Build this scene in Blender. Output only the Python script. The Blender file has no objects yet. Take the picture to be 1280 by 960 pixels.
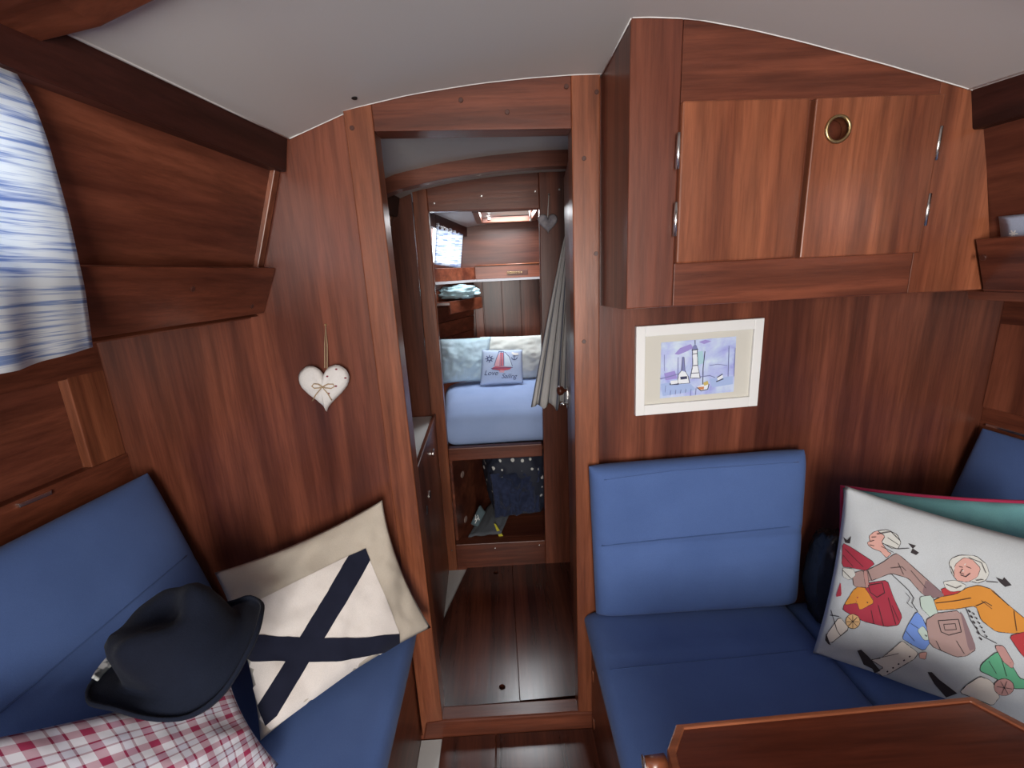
import bpy, bmesh, math, random
from mathutils import Vector, Matrix, noise
from mathutils.bvhtree import BVHTree
random.seed(7)
S = bpy.context.scene
COL = S.collection
V = Vector

# ------------------------------------------------------------------ camera
F = 562.0
PIT, YAW, ROL = (math.radians(a) for a in (13.9, 1.04, -2.67))
EYE = V((0, -1.2, 1.485))
FW = V((math.sin(YAW)*math.cos(PIT), math.cos(YAW)*math.cos(PIT), -math.sin(PIT)))
RT0 = V((math.cos(YAW), -math.sin(YAW), 0)); UP0 = RT0.cross(FW)
RT = RT0*math.cos(ROL) + UP0*math.sin(ROL); UP = RT.cross(FW)
cd = bpy.data.cameras.new('camera'); cam = bpy.data.objects.new('camera', cd); COL.objects.link(cam)
cd.sensor_fit = 'HORIZONTAL'; cd.sensor_width = 36; cd.lens = F/1280*36; cd.clip_start = .02
cam.matrix_world = Matrix(((RT.x, UP.x, -FW.x, EYE.x), (RT.y, UP.y, -FW.y, EYE.y), (RT.z, UP.z, -FW.z, EYE.z), (0, 0, 0, 1)))
S.camera = cam
S.view_settings.view_transform = 'Standard'; S.view_settings.look = 'None'
S.view_settings.gamma = 1; S.view_settings.exposure = 0.25; S.view_settings.use_curve_mapping = False

# ------------------------------------------------------------------ world and daylight
w = bpy.data.worlds.new('sky'); S.world = w; w.use_nodes = True
w.node_tree.nodes['Background'].inputs[0].default_value = (.75, .85, 1, 1)
w.node_tree.nodes['Background'].inputs[1].default_value = 1.0

def area(name, loc, target, sx, sy, power, col=(1, .97, .93), spread=180):
    l = bpy.data.lights.new(name, 'AREA'); l.shape = 'RECTANGLE'; l.size = sx; l.size_y = sy
    l.energy = power; l.color = col; l.spread = math.radians(spread)
    o = bpy.data.objects.new(name, l); COL.objects.link(o); o.location = loc
    o.rotation_euler = (V(target)-V(loc)).to_track_quat('-Z', 'Y').to_euler()
    return o
area('companionway_offscreen', (.05, -2.47, 1.29), (.05, 0, 1.29), .80, .90, 40, (1, .96, .91))            # open companionway in the aft bulkhead
area('window_left_offscreen', (-.672, -.875, 1.60), (1, -.70, 1.60), .43, .20, 3.0, (.9, .95, 1))           # window behind the striped curtain
area('bunk_hatch_daylight', (.065, 1.515, 1.826), (.065, 1.515, 0), .28, .46, 9, (.92, .96, 1)).rotation_euler = (0, 0, 0)   # deck hatch in view over the bunk

# ------------------------------------------------------------------ pixel -> position helpers
def ray(x, y): return FW + RT*((x-640)/F) + UP*((480-y)/F)
def onY(x, y, Y=0.): d = ray(x, y); return EYE + d*((Y-EYE.y)/d.y)
def onZ(x, y, Z): d = ray(x, y); return EYE + d*((Z-EYE.z)/d.z)
def onX(x, y, X): d = ray(x, y); return EYE + d*((X-EYE.x)/d.x)
def prj(p):
    v = V(p)-EYE; q = v.dot(FW); return 640+F*v.dot(RT)/q, 480-F*v.dot(UP)/q

# ------------------------------------------------------------------ materials
MATS = {}
def base(name, col, rough=.5, **k):
    if name in MATS: return MATS[name]
    m = bpy.data.materials.new(name); m.use_nodes = True; MATS[name] = m
    b = m.node_tree.nodes['Principled BSDF']
    b.inputs['Base Color'].default_value = (*col, 1); b.inputs['Roughness'].default_value = rough
    for a, v in k.items(): b.inputs[a].default_value = v
    return m
def nd(m, t): return m.node_tree.nodes.new(t)
def lk(m, a, b): m.node_tree.links.new(a, b)
def ramp(m, stops):
    r = nd(m, 'ShaderNodeValToRGB'); e = r.color_ramp.elements
    while len(e) > 1: e.remove(e[0])
    e[0].position = stops[0][0]; e[0].color = (*stops[0][1], 1)
    for p, c in stops[1:]:
        q = e.new(p); q.color = (*c, 1)
    return r
def coords(m, scale, kind='Object', rot=(0, 0, 0)):
    t = nd(m, 'ShaderNodeTexCoord'); mp = nd(m, 'ShaderNodeMapping')
    mp.inputs['Scale'].default_value = scale; mp.inputs['Rotation'].default_value = rot
    lk(m, t.outputs[kind], mp.inputs['Vector']); return mp.outputs['Vector']
def mixc(m, fac, a, b, mode='MIX'):
    x = nd(m, 'ShaderNodeMix'); x.data_type = 'RGBA'; x.blend_type = mode
    for sock, v in ((x.inputs['Factor'], fac), (x.inputs['A'], a), (x.inputs['B'], b)):
        if hasattr(v, 'is_linked'): lk(m, v, sock)
        elif isinstance(v, tuple): sock.default_value = (*v, 1)
        else: sock.default_value = v
    return x.outputs['Result']
def noisen(m, vec, scale, detail=4, rough=.6, dist=0):
    n = nd(m, 'ShaderNodeTexNoise'); n.inputs['Scale'].default_value = scale; n.inputs['Detail'].default_value = detail
    n.inputs['Roughness'].default_value = rough; n.inputs['Distortion'].default_value = dist
    lk(m, vec, n.inputs['Vector']); return n.outputs['Fac']
def wood(name, dark, light, axis='z', rough=.34, coat=.12, band=9, spec=.38, k=.82):
    if name in MATS: return MATS[name]
    dark, light = (tuple(c*k for c in q) for q in (dark, light))
    m = base(name, light, rough); b = m.node_tree.nodes['Principled BSDF']
    st = {'x': (.06, 1, 1), 'y': (1, .06, 1), 'z': (1, 1, .06)}[axis]
    oi = nd(m, 'ShaderNodeObjectInfo')
    vec0 = coords(m, st)
    off = nd(m, 'ShaderNodeVectorMath'); off.operation = 'ADD'; sc = nd(m, 'ShaderNodeVectorMath'); sc.operation = 'SCALE'
    sc.inputs[0].default_value = (7, 5, 3); lk(m, oi.outputs['Random'], sc.inputs['Scale'])
    lk(m, vec0, off.inputs[0]); lk(m, sc.outputs[0], off.inputs[1]); vec = off.outputs[0]
    n1 = noisen(m, vec, band, 3, .55, .6); n2 = noisen(m, vec, band*11, 4, .7, .2); n3 = noisen(m, vec, band*3, 2, .5, .3)
    r1 = ramp(m, [(.34, dark), (.68, light)]); lk(m, n1, r1.inputs['Fac'])
    r3 = ramp(m, [(.35, (.60, .57, .56)), (.65, (1.15, 1.13, 1.1))]); lk(m, n3, r3.inputs['Fac'])
    r2 = ramp(m, [(.36, (.66, .62, .6)), (.6, (1.08, 1.08, 1.08))]); lk(m, n2, r2.inputs['Fac'])
    c = mixc(m, .8, r1.outputs['Color'], r3.outputs['Color'], 'MULTIPLY')
    c = mixc(m, .75, c, r2.outputs['Color'], 'MULTIPLY')
    lk(m, c, b.inputs['Base Color'])
    b.inputs['Specular IOR Level'].default_value = spec; b.inputs['Coat Weight'].default_value = coat; b.inputs['Coat Roughness'].default_value = .22
    bp = nd(m, 'ShaderNodeBump'); bp.inputs['Strength'].default_value = .12; bp.inputs['Distance'].default_value = .002
    lk(m, n2, bp.inputs['Height']); lk(m, bp.outputs['Normal'], b.inputs['Normal'])
    return m
def fabric(name, col, col2=None, scale=900, rough=.85, sheen=.08, bump=.25, patch=6):
    if name in MATS: return MATS[name]
    m = base(name, col, rough, **{'Sheen Weight': sheen, 'Specular IOR Level': .15}); b = m.node_tree.nodes['Principled BSDF']
    v = coords(m, (1, 1, 1)); n = noisen(m, v, scale, 2, .6); n2 = noisen(m, v, patch, 3, .5)
    c2 = col2 or tuple(x*.8 for x in col)
    r = ramp(m, [(.3, c2), (.7, col)]); lk(m, n2, r.inputs['Fac'])
    rr = ramp(m, [(.3, (.85, .85, .85)), (.7, (1.05, 1.05, 1.05))]); lk(m, n, rr.inputs['Fac'])
    lk(m, mixc(m, 1., r.outputs['Color'], rr.outputs['Color'], 'MULTIPLY'), b.inputs['Base Color'])
    bp = nd(m, 'ShaderNodeBump'); bp.inputs['Strength'].default_value = bump; bp.inputs['Distance'].default_value = .0015
    lk(m, n, bp.inputs['Height']); lk(m, bp.outputs['Normal'], b.inputs['Normal'])
    return m

MA_D, MA_L = (.085, .020, .012), (.230, .066, .034)
PANEL = ((.115, .031, .019), (.275, .086, .046))       # veneer
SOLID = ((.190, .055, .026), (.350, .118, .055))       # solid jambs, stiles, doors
CROSS = ((.120, .032, .018), (.230, .067, .034))       # solid boards seen across or along the grain
W_PAN = wood('mahogany_veneer_vertical', *PANEL, 'z', band=7, k=.9)
W_PANX = wood('mahogany_veneer_cross', *PANEL, 'x', band=7, k=.9)
W_HULL = wood('mahogany_veneer_along', *PANEL, 'y', band=7, k=.9)
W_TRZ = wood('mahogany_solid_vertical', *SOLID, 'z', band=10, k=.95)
W_TRX = wood('mahogany_solid_cross', *CROSS, 'x', band=10, k=.9)
W_TRY = wood('mahogany_solid_along', *CROSS, 'y', band=10, k=.9)
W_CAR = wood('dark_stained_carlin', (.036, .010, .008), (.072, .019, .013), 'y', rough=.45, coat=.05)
W_FLR = wood('varnished_sole_board', (.050, .013, .008), (.135, .036, .019), 'y', rough=.25, coat=.35, band=8)
W_TAB = wood('table_mahogany', (.085, .019, .010), (.16, .040, .020), 'x', rough=.28, coat=.35)
W_TABE = wood('table_edge_lipping', *SOLID, 'x', rough=.28, coat=.4)
PLUG = base('wood_plug_dark', (.07, .02, .012), .4)
PAINT = base('deckhead_paint', (.60, .575, .555), .55)
CAULK = base('white_caulk', (.82, .80, .77), .5)
SOLE = base('pale_painted_sole', (.50, .50, .49), .6)
STEEL = base('stainless_steel', (.75, .73, .70), .25, Metallic=1.0)
BRASS = base('aged_brass', (.50, .36, .18), .32, Metallic=1.0)
BLACK = base('painted_hole_dark', (.008, .006, .006), .7)
WHITE = base('white_paint', (.86, .86, .84), .4)
BLUE = fabric('blue_cushion_cloth', (.090, .155, .365), (.075, .132, .320))
HATM = fabric('navy_hat_wool', (.010, .014, .028), (.006, .008, .017), scale=420, sheen=.04, bump=.6)
BEIGE = fabric('beige_cotton', (.58, .51, .42), (.50, .44, .36))
CREAM = fabric('cream_cotton', (.80, .74, .69), (.74, .68, .63))
NAVYTAPE = fabric('navy_tape', (.014, .016, .034), (.010, .012, .026))
TEAL = fabric('teal_cotton', (.16, .37, .38), (.12, .29, .31))
REDPIPE = fabric('crimson_piping', (.42, .03, .09))
PRINTWHITE = fabric('white_print_cotton', (.54, .57, .59), (.48, .51, .53), scale=1200, bump=.1)
SHEET = fabric('blue_bed_sheet', (.36, .47, .74), (.32, .43, .70))
PBLUE = fabric('pale_blue_pillowcase', (.52, .66, .74), (.44, .60, .69))
PCREAM = fabric('cream_pillowcase', (.68, .70, .66), (.60, .63, .60))
LOVE = fabric('ice_blue_cushion', (.55, .66, .86), (.49, .60, .80))
HEARTW = fabric('white_heart_linen', (.78, .75, .72), (.70, .67, .64))
HEARTG = fabric('grey_marbled_heart', (.62, .57, .60), (.20, .18, .20), patch=22)
TWINE = base('twine', (.42, .30, .18), .9)
GREYC = fabric('grey_wool_cloth', (.13, .14, .16), (.08, .09, .10), scale=300)
SLATE = fabric('slate_pouch', (.12, .17, .19))
YEL = fabric('yellow_webbing', (.62, .56, .06))
FOLDB = fabric('pale_blue_folded_linen', (.46, .53, .68), (.40, .47, .62))
AQUA = fabric('aqua_towel', (.42, .58, .62), (.28, .42, .46))
BAGP = base('black_plastic_film', (.022, .024, .028), .22)

def stripes(name, axis, basecol, stripecol, scale, lo, hi, transl=.35):
    m = base(name, basecol, .9); t = m.node_tree; b = t.nodes['Principled BSDF']
    sc = {'z': (.03, .03, 1), 'x': (1, .02, .02), 'u': (1, .01, 1)}[axis]
    v = coords(m, sc, 'UV' if axis == 'u' else 'Object')
    n = noisen(m, v, scale, 4, .7); r = ramp(m, [(lo, stripecol), (hi, basecol)]); lk(m, n, r.inputs['Fac'])
    lk(m, r.outputs['Color'], b.inputs['Base Color'])
    if transl:
        tr = nd(m, 'ShaderNodeBsdfTranslucent'); lk(m, r.outputs['Color'], tr.inputs['Color'])
        mx = nd(m, 'ShaderNodeMixShader'); mx.inputs[0].default_value = transl
        lk(m, b.outputs[0], mx.inputs[1]); lk(m, tr.outputs[0], mx.inputs[2])
        lk(m, mx.outputs[0], t.nodes['Material Output'].inputs['Surface'])
    return m
CURT = stripes('striped_curtain_linen', 'z', (.78, .81, .83), (.22, .31, .55), 110, .40, .51, .42)
def towel_mat():
    m = base('striped_towel_linen', (.62, .60, .58), .9); b = m.node_tree.nodes['Principled BSDF']
    v = coords(m, (1, 1, 1), 'UV'); wv = nd(m, 'ShaderNodeTexWave'); wv.bands_direction = 'X'
    wv.inputs['Scale'].default_value = 1.35; lk(m, v, wv.inputs['Vector'])
    r = ramp(m, [(.0, (.16, .17, .22)), (.05, (.16, .17, .22)), (.10, (.62, .60, .58)), (1, (.66, .64, .62))])
    lk(m, wv.outputs['Fac'], r.inputs['Fac']); lk(m, r.outputs['Color'], b.inputs['Base Color']); return m
TOWEL = towel_mat()
def plaid_mat():
    m = base('red_plaid_cotton', (.8, .78, .8), .85); b = m.node_tree.nodes['Principled BSDF']
    v = coords(m, (7, 5.5, 1), 'UV', (0, 0, math.radians(4)))
    sx = nd(m, 'ShaderNodeSeparateXYZ'); lk(m, v, sx.inputs[0])
    def band(ax):
        fr = nd(m, 'ShaderNodeMath'); fr.operation = 'FRACT'; lk(m, sx.outputs[ax], fr.inputs[0])
        wide = ramp(m, [(0, (.42, .05, .13)), (.20, (.42, .05, .13)), (.22, (.78, .78, .84)), (.46, (.78, .78, .84)), (.47, (.25, .02, .07)), (.51, (.25, .02, .07)),
                        (.52, (.60, .60, .70)), (.70, (.60, .60, .70)), (.71, (.25, .02, .07)), (.75, (.25, .02, .07)), (.76, (.80, .80, .86)), (1, (.80, .80, .86))])
        wide.color_ramp.interpolation = 'CONSTANT'; lk(m, fr.outputs[0], wide.inputs['Fac']); return wide.outputs['Color']
    c = mixc(m, .5, band(0), band(1)); g = nd(m, 'ShaderNodeGamma'); g.inputs[1].default_value = 1.15; lk(m, c, g.inputs[0])
    lk(m, g.outputs[0], b.inputs['Base Color']); return m
PLAID = plaid_mat()
def dots_mat():
    m = base('navy_polka_dot', (.02, .025, .05), .7); b = m.node_tree.nodes['Principled BSDF']
    v = coords(m, (1, 1, 1)); vo = nd(m, 'ShaderNodeTexVoronoi'); vo.inputs['Scale'].default_value = 20; vo.inputs['Randomness'].default_value = .35
    lk(m, v, vo.inputs['Vector']); r = ramp(m, [(0, (.65, .65, .62)), (.20, (.65, .65, .62)), (.24, (.013, .017, .034))]); lk(m, vo.outputs['Distance'], r.inputs['Fac'])
    lk(m, r.outputs['Color'], b.inputs['Base Color']); return m
DOTS = dots_mat()
NAVYL = fabric('navy_lining', (.040, .052, .11), (.022, .030, .066), scale=200)
def glow(name, col, st):
    m = base(name, col, .4); b = m.node_tree.nodes['Principled BSDF']
    b.inputs['Emission Color'].default_value = (*col, 1); b.inputs['Emission Strength'].default_value = st; return m
PANE = glow('daylit_window_pane', (.9, .96, 1), 3.6)
HPANE = glow('daylit_hatch_acrylic', (.30, .36, .34), .35)

# ------------------------------------------------------------------ object helpers
WORLD = {}      # object -> (world verts, faces) for ray casting
ORG = {}        # object -> world origin
def tag(o, label=None, cat=None, group=None, kind=None):
    for k, v in (('label', label), ('category', cat), ('group', group), ('kind', kind)):
        if v: o[k] = v
    return o
def thing(name, loc, label, cat=None, group=None, kind=None):
    o = bpy.data.objects.new(name, None); COL.objects.link(o); o.empty_display_size = .05
    o.location = V(loc); ORG[o] = V(loc); return tag(o, label, cat, group, kind)
def mk(name, verts, faces, mats, parent=None, smooth=False, uvs=None, mi=None):
    verts = [V(v) for v in verts]
    lo = V((min(v[i] for v in verts) for i in range(3))); hi = V((max(v[i] for v in verts) for i in range(3)))
    org = V(((lo.x+hi.x)/2, (lo.y+hi.y)/2, lo.z))
    me = bpy.data.meshes.new(name); me.from_pydata([v-org for v in verts], [], faces)
    bm = bmesh.new(); bm.from_mesh(me); bmesh.ops.recalc_face_normals(bm, faces=bm.faces); bm.to_mesh(me); bm.free()
    if not isinstance(mats, (list, tuple)): mats = [mats]
    for m in mats: me.materials.append(m)
    if mi: me.polygons.foreach_set('material_index', mi)
    if smooth: me.polygons.foreach_set('use_smooth', [True]*len(me.polygons))
    if uvs:
        l = me.uv_layers.new(name='UVMap')
        for lp in me.loops: l.data[lp.index].uv = uvs[lp.vertex_index]
    me.update()
    o = bpy.data.objects.new(name, me); COL.objects.link(o)
    ORG[o] = org
    if parent is None: o.location = org
    else: o.parent = parent; o.location = org-ORG[parent]
    WORLD[o] = (verts, faces); return o
def mkbm(name, bm, mats, parent=None, smooth=False):
    bm.verts.ensure_lookup_table(); bm.verts.index_update()
    vs = [v.co.copy() for v in bm.verts]; fs = [[v.index for v in f.verts] for f in bm.faces]
    bm.free(); return mk(name, vs, fs, mats, parent, smooth)
HEXF = [(0, 1, 2, 3), (7, 6, 5, 4), (0, 4, 5, 1), (1, 5, 6, 2), (2, 6, 7, 3), (3, 7, 4, 0)]
def bmhex(bm, p8, bevel=0, seg=2):
    vs = [bm.verts.new(p) for p in p8]; fs = [bm.faces.new([vs[i] for i in f]) for f in HEXF]
    bmesh.ops.recalc_face_normals(bm, faces=fs)
    if bevel:
        es = list({e for f in fs for e in f.edges})
        bmesh.ops.bevel(bm, geom=es, offset=bevel, segments=seg, profile=.5, affect='EDGES')
def b8(x0, x1, y0, y1, z0, z1):
    return [(x0, y0, z0), (x1, y0, z0), (x1, y1, z0), (x0, y1, z0), (x0, y0, z1), (x1, y0, z1), (x1, y1, z1), (x0, y1, z1)]
def box(name, x0, x1, y0, y1, z0, z1, mat, parent=None, bevel=.002, seg=2):
    bm = bmesh.new(); bmhex(bm, b8(x0, x1, y0, y1, z0, z1), bevel, seg); return mkbm(name, bm, mat, parent)
def slab(name, quad, off, mat, parent=None, bevel=.002):
    off = V(off); q = [V(p) for p in quad]; bm = bmesh.new(); bmhex(bm, q+[p+off for p in q], bevel); return mkbm(name, bm, mat, parent)
def plate(name, outer, y0, y1, mat, parent=None, holes=(), bevel=0, plane='xz'):
    bm = bmesh.new(); loops = []
    to3 = (lambda a, b, c: (a, c, b)) if plane == 'xz' else (lambda a, b, c: (a, b, c)) if plane == 'xy' else (lambda a, b, c: (c, a, b))
    es = []
    for lp in [outer]+list(holes):
        vs = [bm.verts.new(to3(p[0], p[1], y0)) for p in lp]
        es += [bm.edges.new((vs[i], vs[(i+1) % len(vs)])) for i in range(len(vs))]
    if holes: bmesh.ops.triangle_fill(bm, edges=es, use_beauty=True)
    else: bm.faces.new([v for v in bm.verts])
    fs = list(bm.faces)
    r = bmesh.ops.extrude_face_region(bm, geom=fs)
    d = V(to3(0, 0, y1-y0))
    bmesh.ops.translate(bm, verts=[g for g in r['geom'] if isinstance(g, bmesh.types.BMVert)], vec=d)
    bmesh.ops.recalc_face_normals(bm, faces=bm.faces)
    if bevel:
        bm.normal_update()
        eb = [e for e in bm.edges if len(e.link_faces) == 2 and e.calc_face_angle(0) > .9]
        bmesh.ops.bevel(bm, geom=eb, offset=bevel, segments=2, profile=.5, affect='EDGES')
    return mkbm(name, bm, mat, parent)
def runner(name, prof, y0, y1, k, mat, parent=None, bevel=0):
    """profile (x,z) given at y=0, swept along y with the sides drawing together by k"""
    n = len(prof); vs = [(x+k*y, y, z) for y in (y0, y1) for x, z in prof]
    fs = [tuple(range(n)), tuple(range(2*n-1, n-1, -1))]+[(i, (i+1) % n, n+(i+1) % n, n+i) for i in range(n)]
    bm = bmesh.new(); bv = [bm.verts.new(v) for v in vs]
    for f in fs: bm.faces.new([bv[i] for i in f])
    bmesh.ops.recalc_face_normals(bm, faces=bm.faces)
    if bevel: bmesh.ops.bevel(bm, geom=list(bm.edges), offset=bevel, segments=2, profile=.5, affect='EDGES')
    return mkbm(name, bm, mat, parent)
def tubegeo(pts, r, n=8, closed=False):
    pts = [V(p) for p in pts]; vs = []; fs = []
    N = len(pts); prev = None
    for i, p in enumerate(pts):
        t = ((pts[(i+1) % N] if closed or i < N-1 else p)-(pts[i-1] if closed or i > 0 else p)).normalized()
        a = t.orthogonal().normalized() if prev is None else (prev-t*prev.dot(t)).normalized()
        prev = a; b = t.cross(a); rr = r[i] if isinstance(r, (list, tuple)) else r
        for j in range(n):
            an = 2*math.pi*j/n; vs.append(p+(a*math.cos(an)+b*math.sin(an))*rr)
    for i in range(N if closed else N-1):
        k = (i+1) % N
        for j in range(n): fs.append((i*n+j, i*n+(j+1) % n, k*n+(j+1) % n, k*n+j))
    if not closed: fs += [tuple(range(n-1, -1, -1)), tuple(range((N-1)*n, N*n))]
    return vs, fs
def tube(name, pts, r, mat, parent=None, n=8, closed=False):
    v, f = tubegeo(pts, r, n, closed); return mk(name, v, f, mat, parent, True)
def disc(name, c, nrm, r, t, mat, parent=None, n=16, rx=None):
    """a short round (or oval) plug, faces along nrm"""
    c = V(c); nrm = V(nrm).normalized(); a = V((0, 0, 1)) if abs(nrm.z) < .9 else V((0, 1, 0)); b = nrm.cross(a).normalized(); a = b.cross(nrm)
    rx = rx or r; vs = []
    for q, s in ((-.5, 1), (.35, 1), (.5, .88)):
        for j in range(n):
            an = 2*math.pi*j/n; vs.append(c+nrm*t*q+(a*math.sin(an)*r+b*math.cos(an)*rx)*s)
    fs = [tuple(range(n-1, -1, -1)), tuple(range(2*n, 3*n))]
    for k in range(2): fs += [(k*n+j, k*n+(j+1) % n, (k+1)*n+(j+1) % n, (k+1)*n+j) for j in range(n)]
    return mk(name, vs, fs, mat, parent)
def ring(name, c, nrm, R, r, mat, parent=None, n=24, m=8):
    c = V(c); nrm = V(nrm).normalized(); a = nrm.orthogonal().normalized(); b = nrm.cross(a)
    return tube(name, [c+(a*math.cos(2*math.pi*i/n)+b*math.sin(2*math.pi*i/n))*R for i in range(n)], r, mat, parent, m, True)
def fbm(p, s, seed=0): return noise.noise(V(p)*s+V((seed*3.1, seed*1.7, seed*.9)))
def puff(name, corners, T, mat, parent=None, n=30, pinch=.05, back=1., power=.45, wrinkle=.0, wscale=8, seed=0, boxy=0, groove=None, bend=None, uvrep=1, flip=False):
    """stuffed cushion between four 3-D corners (BL, BR, TR, TL); front side along the quad normal (towards the camera)"""
    A, B, Cc, D = [V(c) for c in corners]
    nrm = ((B-A).cross(D-A)+(Cc-B).cross(A-B)).normalized()
    if nrm.dot(EYE-(A+B+Cc+D)/4) < 0 and not flip: nrm = -nrm
    vs, uv, idx = [], [], {}
    ts = [math.sin((i/n*2-1)*math.pi/2) if boxy else (i/n*2-1) for i in range(n+1)]
    for side in (1, -1):
        for i, a in enumerate(ts):
            for j, b in enumerate(ts):
                edge = i in (0, n) or j in (0, n)
                if edge and side == -1: idx[(side, i, j)] = idx[(1, i, j)]; continue
                a2 = a*(1-pinch*(1-b*b)); b2 = b*(1-pinch*(1-a*a))
                if boxy:
                    rr = boxy; a2 = max(-1, min(1, a2)); b2 = max(-1, min(1, b2))
                u, v = (a2+1)/2, (b2+1)/2
                P = A*(1-u)*(1-v)+B*u*(1-v)+Cc*u*v+D*(1-u)*v
                if boxy: h = ((1-abs(a)**boxy)*(1-abs(b)**boxy))**.5
                else: h = ((1-a*a)*(1-b*b))**power
                if groove is not None and side == 1:
                    for gq, gw, gd in groove: h *= 1-gd*math.exp(-((b-gq)/gw)**2)
                h *= T*(1 if side == 1 else back)
                if wrinkle and not edge: h += wrinkle*fbm((u*wscale, v*wscale*.7, side), 1, seed)*min(1, (1-a*a)*(1-b*b)*6)+wrinkle*.5*fbm((u*wscale*2.7, v*wscale*2.1, side), 1, seed+3)*min(1, (1-a*a)*(1-b*b)*6)
                p = P+nrm*h*side
                if bend: p = p+bend(u, v)
                idx[(side, i, j)] = len(vs); vs.append(p); uv.append((u*uvrep, v*uvrep))
    fs = []
    for side in (1, -1):
        for i in range(n):
            for j in range(n):
                q = [idx[(side, i, j)], idx[(side, i+1, j)], idx[(side, i+1, j+1)], idx[(side, i, j+1)]]
                fs.append(tuple(q if side == 1 else q[::-1]))
    return mk(name, vs, fs, mat, parent, True, uv)
def sheet(name, fn, nu, nv, mat, parent=None, th=.004, uvs=(1, 1)):
    """cloth: fn(u,v) -> point, given a real thickness"""
    g = [[V(fn(i/nu, j/nv)) for j in range(nv+1)] for i in range(nu+1)]
    vs, uv = [], []
    for sd in (0, 1):
        for i in range(nu+1):
            for j in range(nv+1):
                du = g[min(i+1, nu)][j]-g[max(i-1, 0)][j]; dv = g[i][min(j+1, nv)]-g[i][max(j-1, 0)]
                vs.append(g[i][j]+du.cross(dv).normalized()*(th*(sd-.5))); uv.append((i/nu*uvs[0], j/nv*uvs[1]))
    M = (nu+1)*(nv+1); I = lambda i, j, s=0: s*M+i*(nv+1)+j; fs = []
    for i in range(nu):
        for j in range(nv):
            fs.append((I(i, j), I(i+1, j), I(i+1, j+1), I(i, j+1))); fs.append((I(i, j+1, 1), I(i+1, j+1, 1), I(i+1, j, 1), I(i, j, 1)))
    for i in range(nu): fs += [(I(i, 0), I(i, 0, 1), I(i+1, 0, 1), I(i+1, 0)), (I(i, nv), I(i+1, nv), I(i+1, nv, 1), I(i, nv, 1))]
    for j in range(nv): fs += [(I(0, j), I(0, j+1), I(0, j+1, 1), I(0, j, 1)), (I(nu, j), I(nu, j, 1), I(nu, j+1, 1), I(nu, j+1))]
    return mk(name, vs, fs, mat, parent, True, uv)
def blob(name, c, rad, mat, parent=None, amp=.2, sc=6, seed=0, n=26, sq=.8):
    c = V(c); vs = []; fs = []
    for i in range(n+1):
        th = math.pi*i/n
        for j in range(2*n):
            ph = math.pi*j/n
            d = V((math.sin(th)*math.cos(ph), math.sin(th)*math.sin(ph), math.cos(th)))
            e = V([math.copysign(abs(q)**sq, q) for q in d])
            k = 1+amp*fbm(d*1., sc*.3, seed)+amp*.8*abs(fbm(d, sc*.9, seed+5))-amp*.5*abs(fbm(d, sc*2.1, seed+9))
            vs.append(c+V((e.x*rad[0], e.y*rad[1], e.z*rad[2]))*k)
    for i in range(n):
        for j in range(2*n): fs.append((i*2*n+j, i*2*n+(j+1) % (2*n), (i+1)*2*n+(j+1) % (2*n), (i+1)*2*n+j))
    return mk(name, vs, fs, mat, parent, True)

# prints: polygons and strokes drawn in photo pixels, laid on the surface they are printed on
def bvh_of(o): v, f = WORLD[o]; return BVHTree.FromPolygons(v, f)
class Print:
    def __init__(self, target, cell=7.): self.t = bvh_of(target); self.v = []; self.f = []; self.mi = []; self.mats = []; self.layer = 0; self.cell = cell; self.seen = {}
    def poly(self, pts, mat, lift=None):
        self.layer += 1; off = (.0006+.00007*self.layer) if lift is None else lift
        bm = bmesh.new(); vs = [bm.verts.new((p[0], p[1], 0)) for p in pts]
        es = [bm.edges.new((vs[i], vs[(i+1) % len(vs)])) for i in range(len(vs))]
        bmesh.ops.triangle_fill(bm, edges=es, use_beauty=True)
        for _ in range(5):
            le = [e for e in bm.edges if e.calc_length() > self.cell]
            if not le: break
            bmesh.ops.subdivide_edges(bm, edges=le, cuts=1); bmesh.ops.triangulate(bm, faces=bm.faces)
        bm.verts.index_update(); n0 = len(self.v); good = {}
        for v in bm.verts:
            d = ray(v.co.x, v.co.y).normalized(); hit, nr, _, _ = self.t.ray_cast(EYE, d)
            if hit is None: continue
            if nr.dot(d) > 0: nr = -nr
            good[v.index] = len(self.v); self.v.append(hit+nr*off)
        if mat not in self.mats: self.mats.append(mat)
        for f in bm.faces:
            ii = [v.index for v in f.verts]
            if all(i in good for i in ii): self.f.append(tuple(good[i] for i in ii)); self.mi.append(self.mats.index(mat))
        bm.free()
    def stroke(self, pts, wd, mat, closed=False):
        pts = [V((p[0], p[1])) for p in pts]; N = len(pts)
        for i in range(N if closed else N-1):
            a, b = pts[i], pts[(i+1) % N]; t = b-a
            if t.length < 1e-6: continue
            nn = V((-t.y, t.x)).normalized()*wd/2; e = t.normalized()*wd*.3
            self.layer -= 1; self.poly([a-e+nn, b+e+nn, b+e-nn, a-e-nn], mat)
        self.layer += 1
    def done(self, name, parent):
        return mk(name, self.v, self.f, self.mats, parent, True, mi=self.mi)

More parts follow.
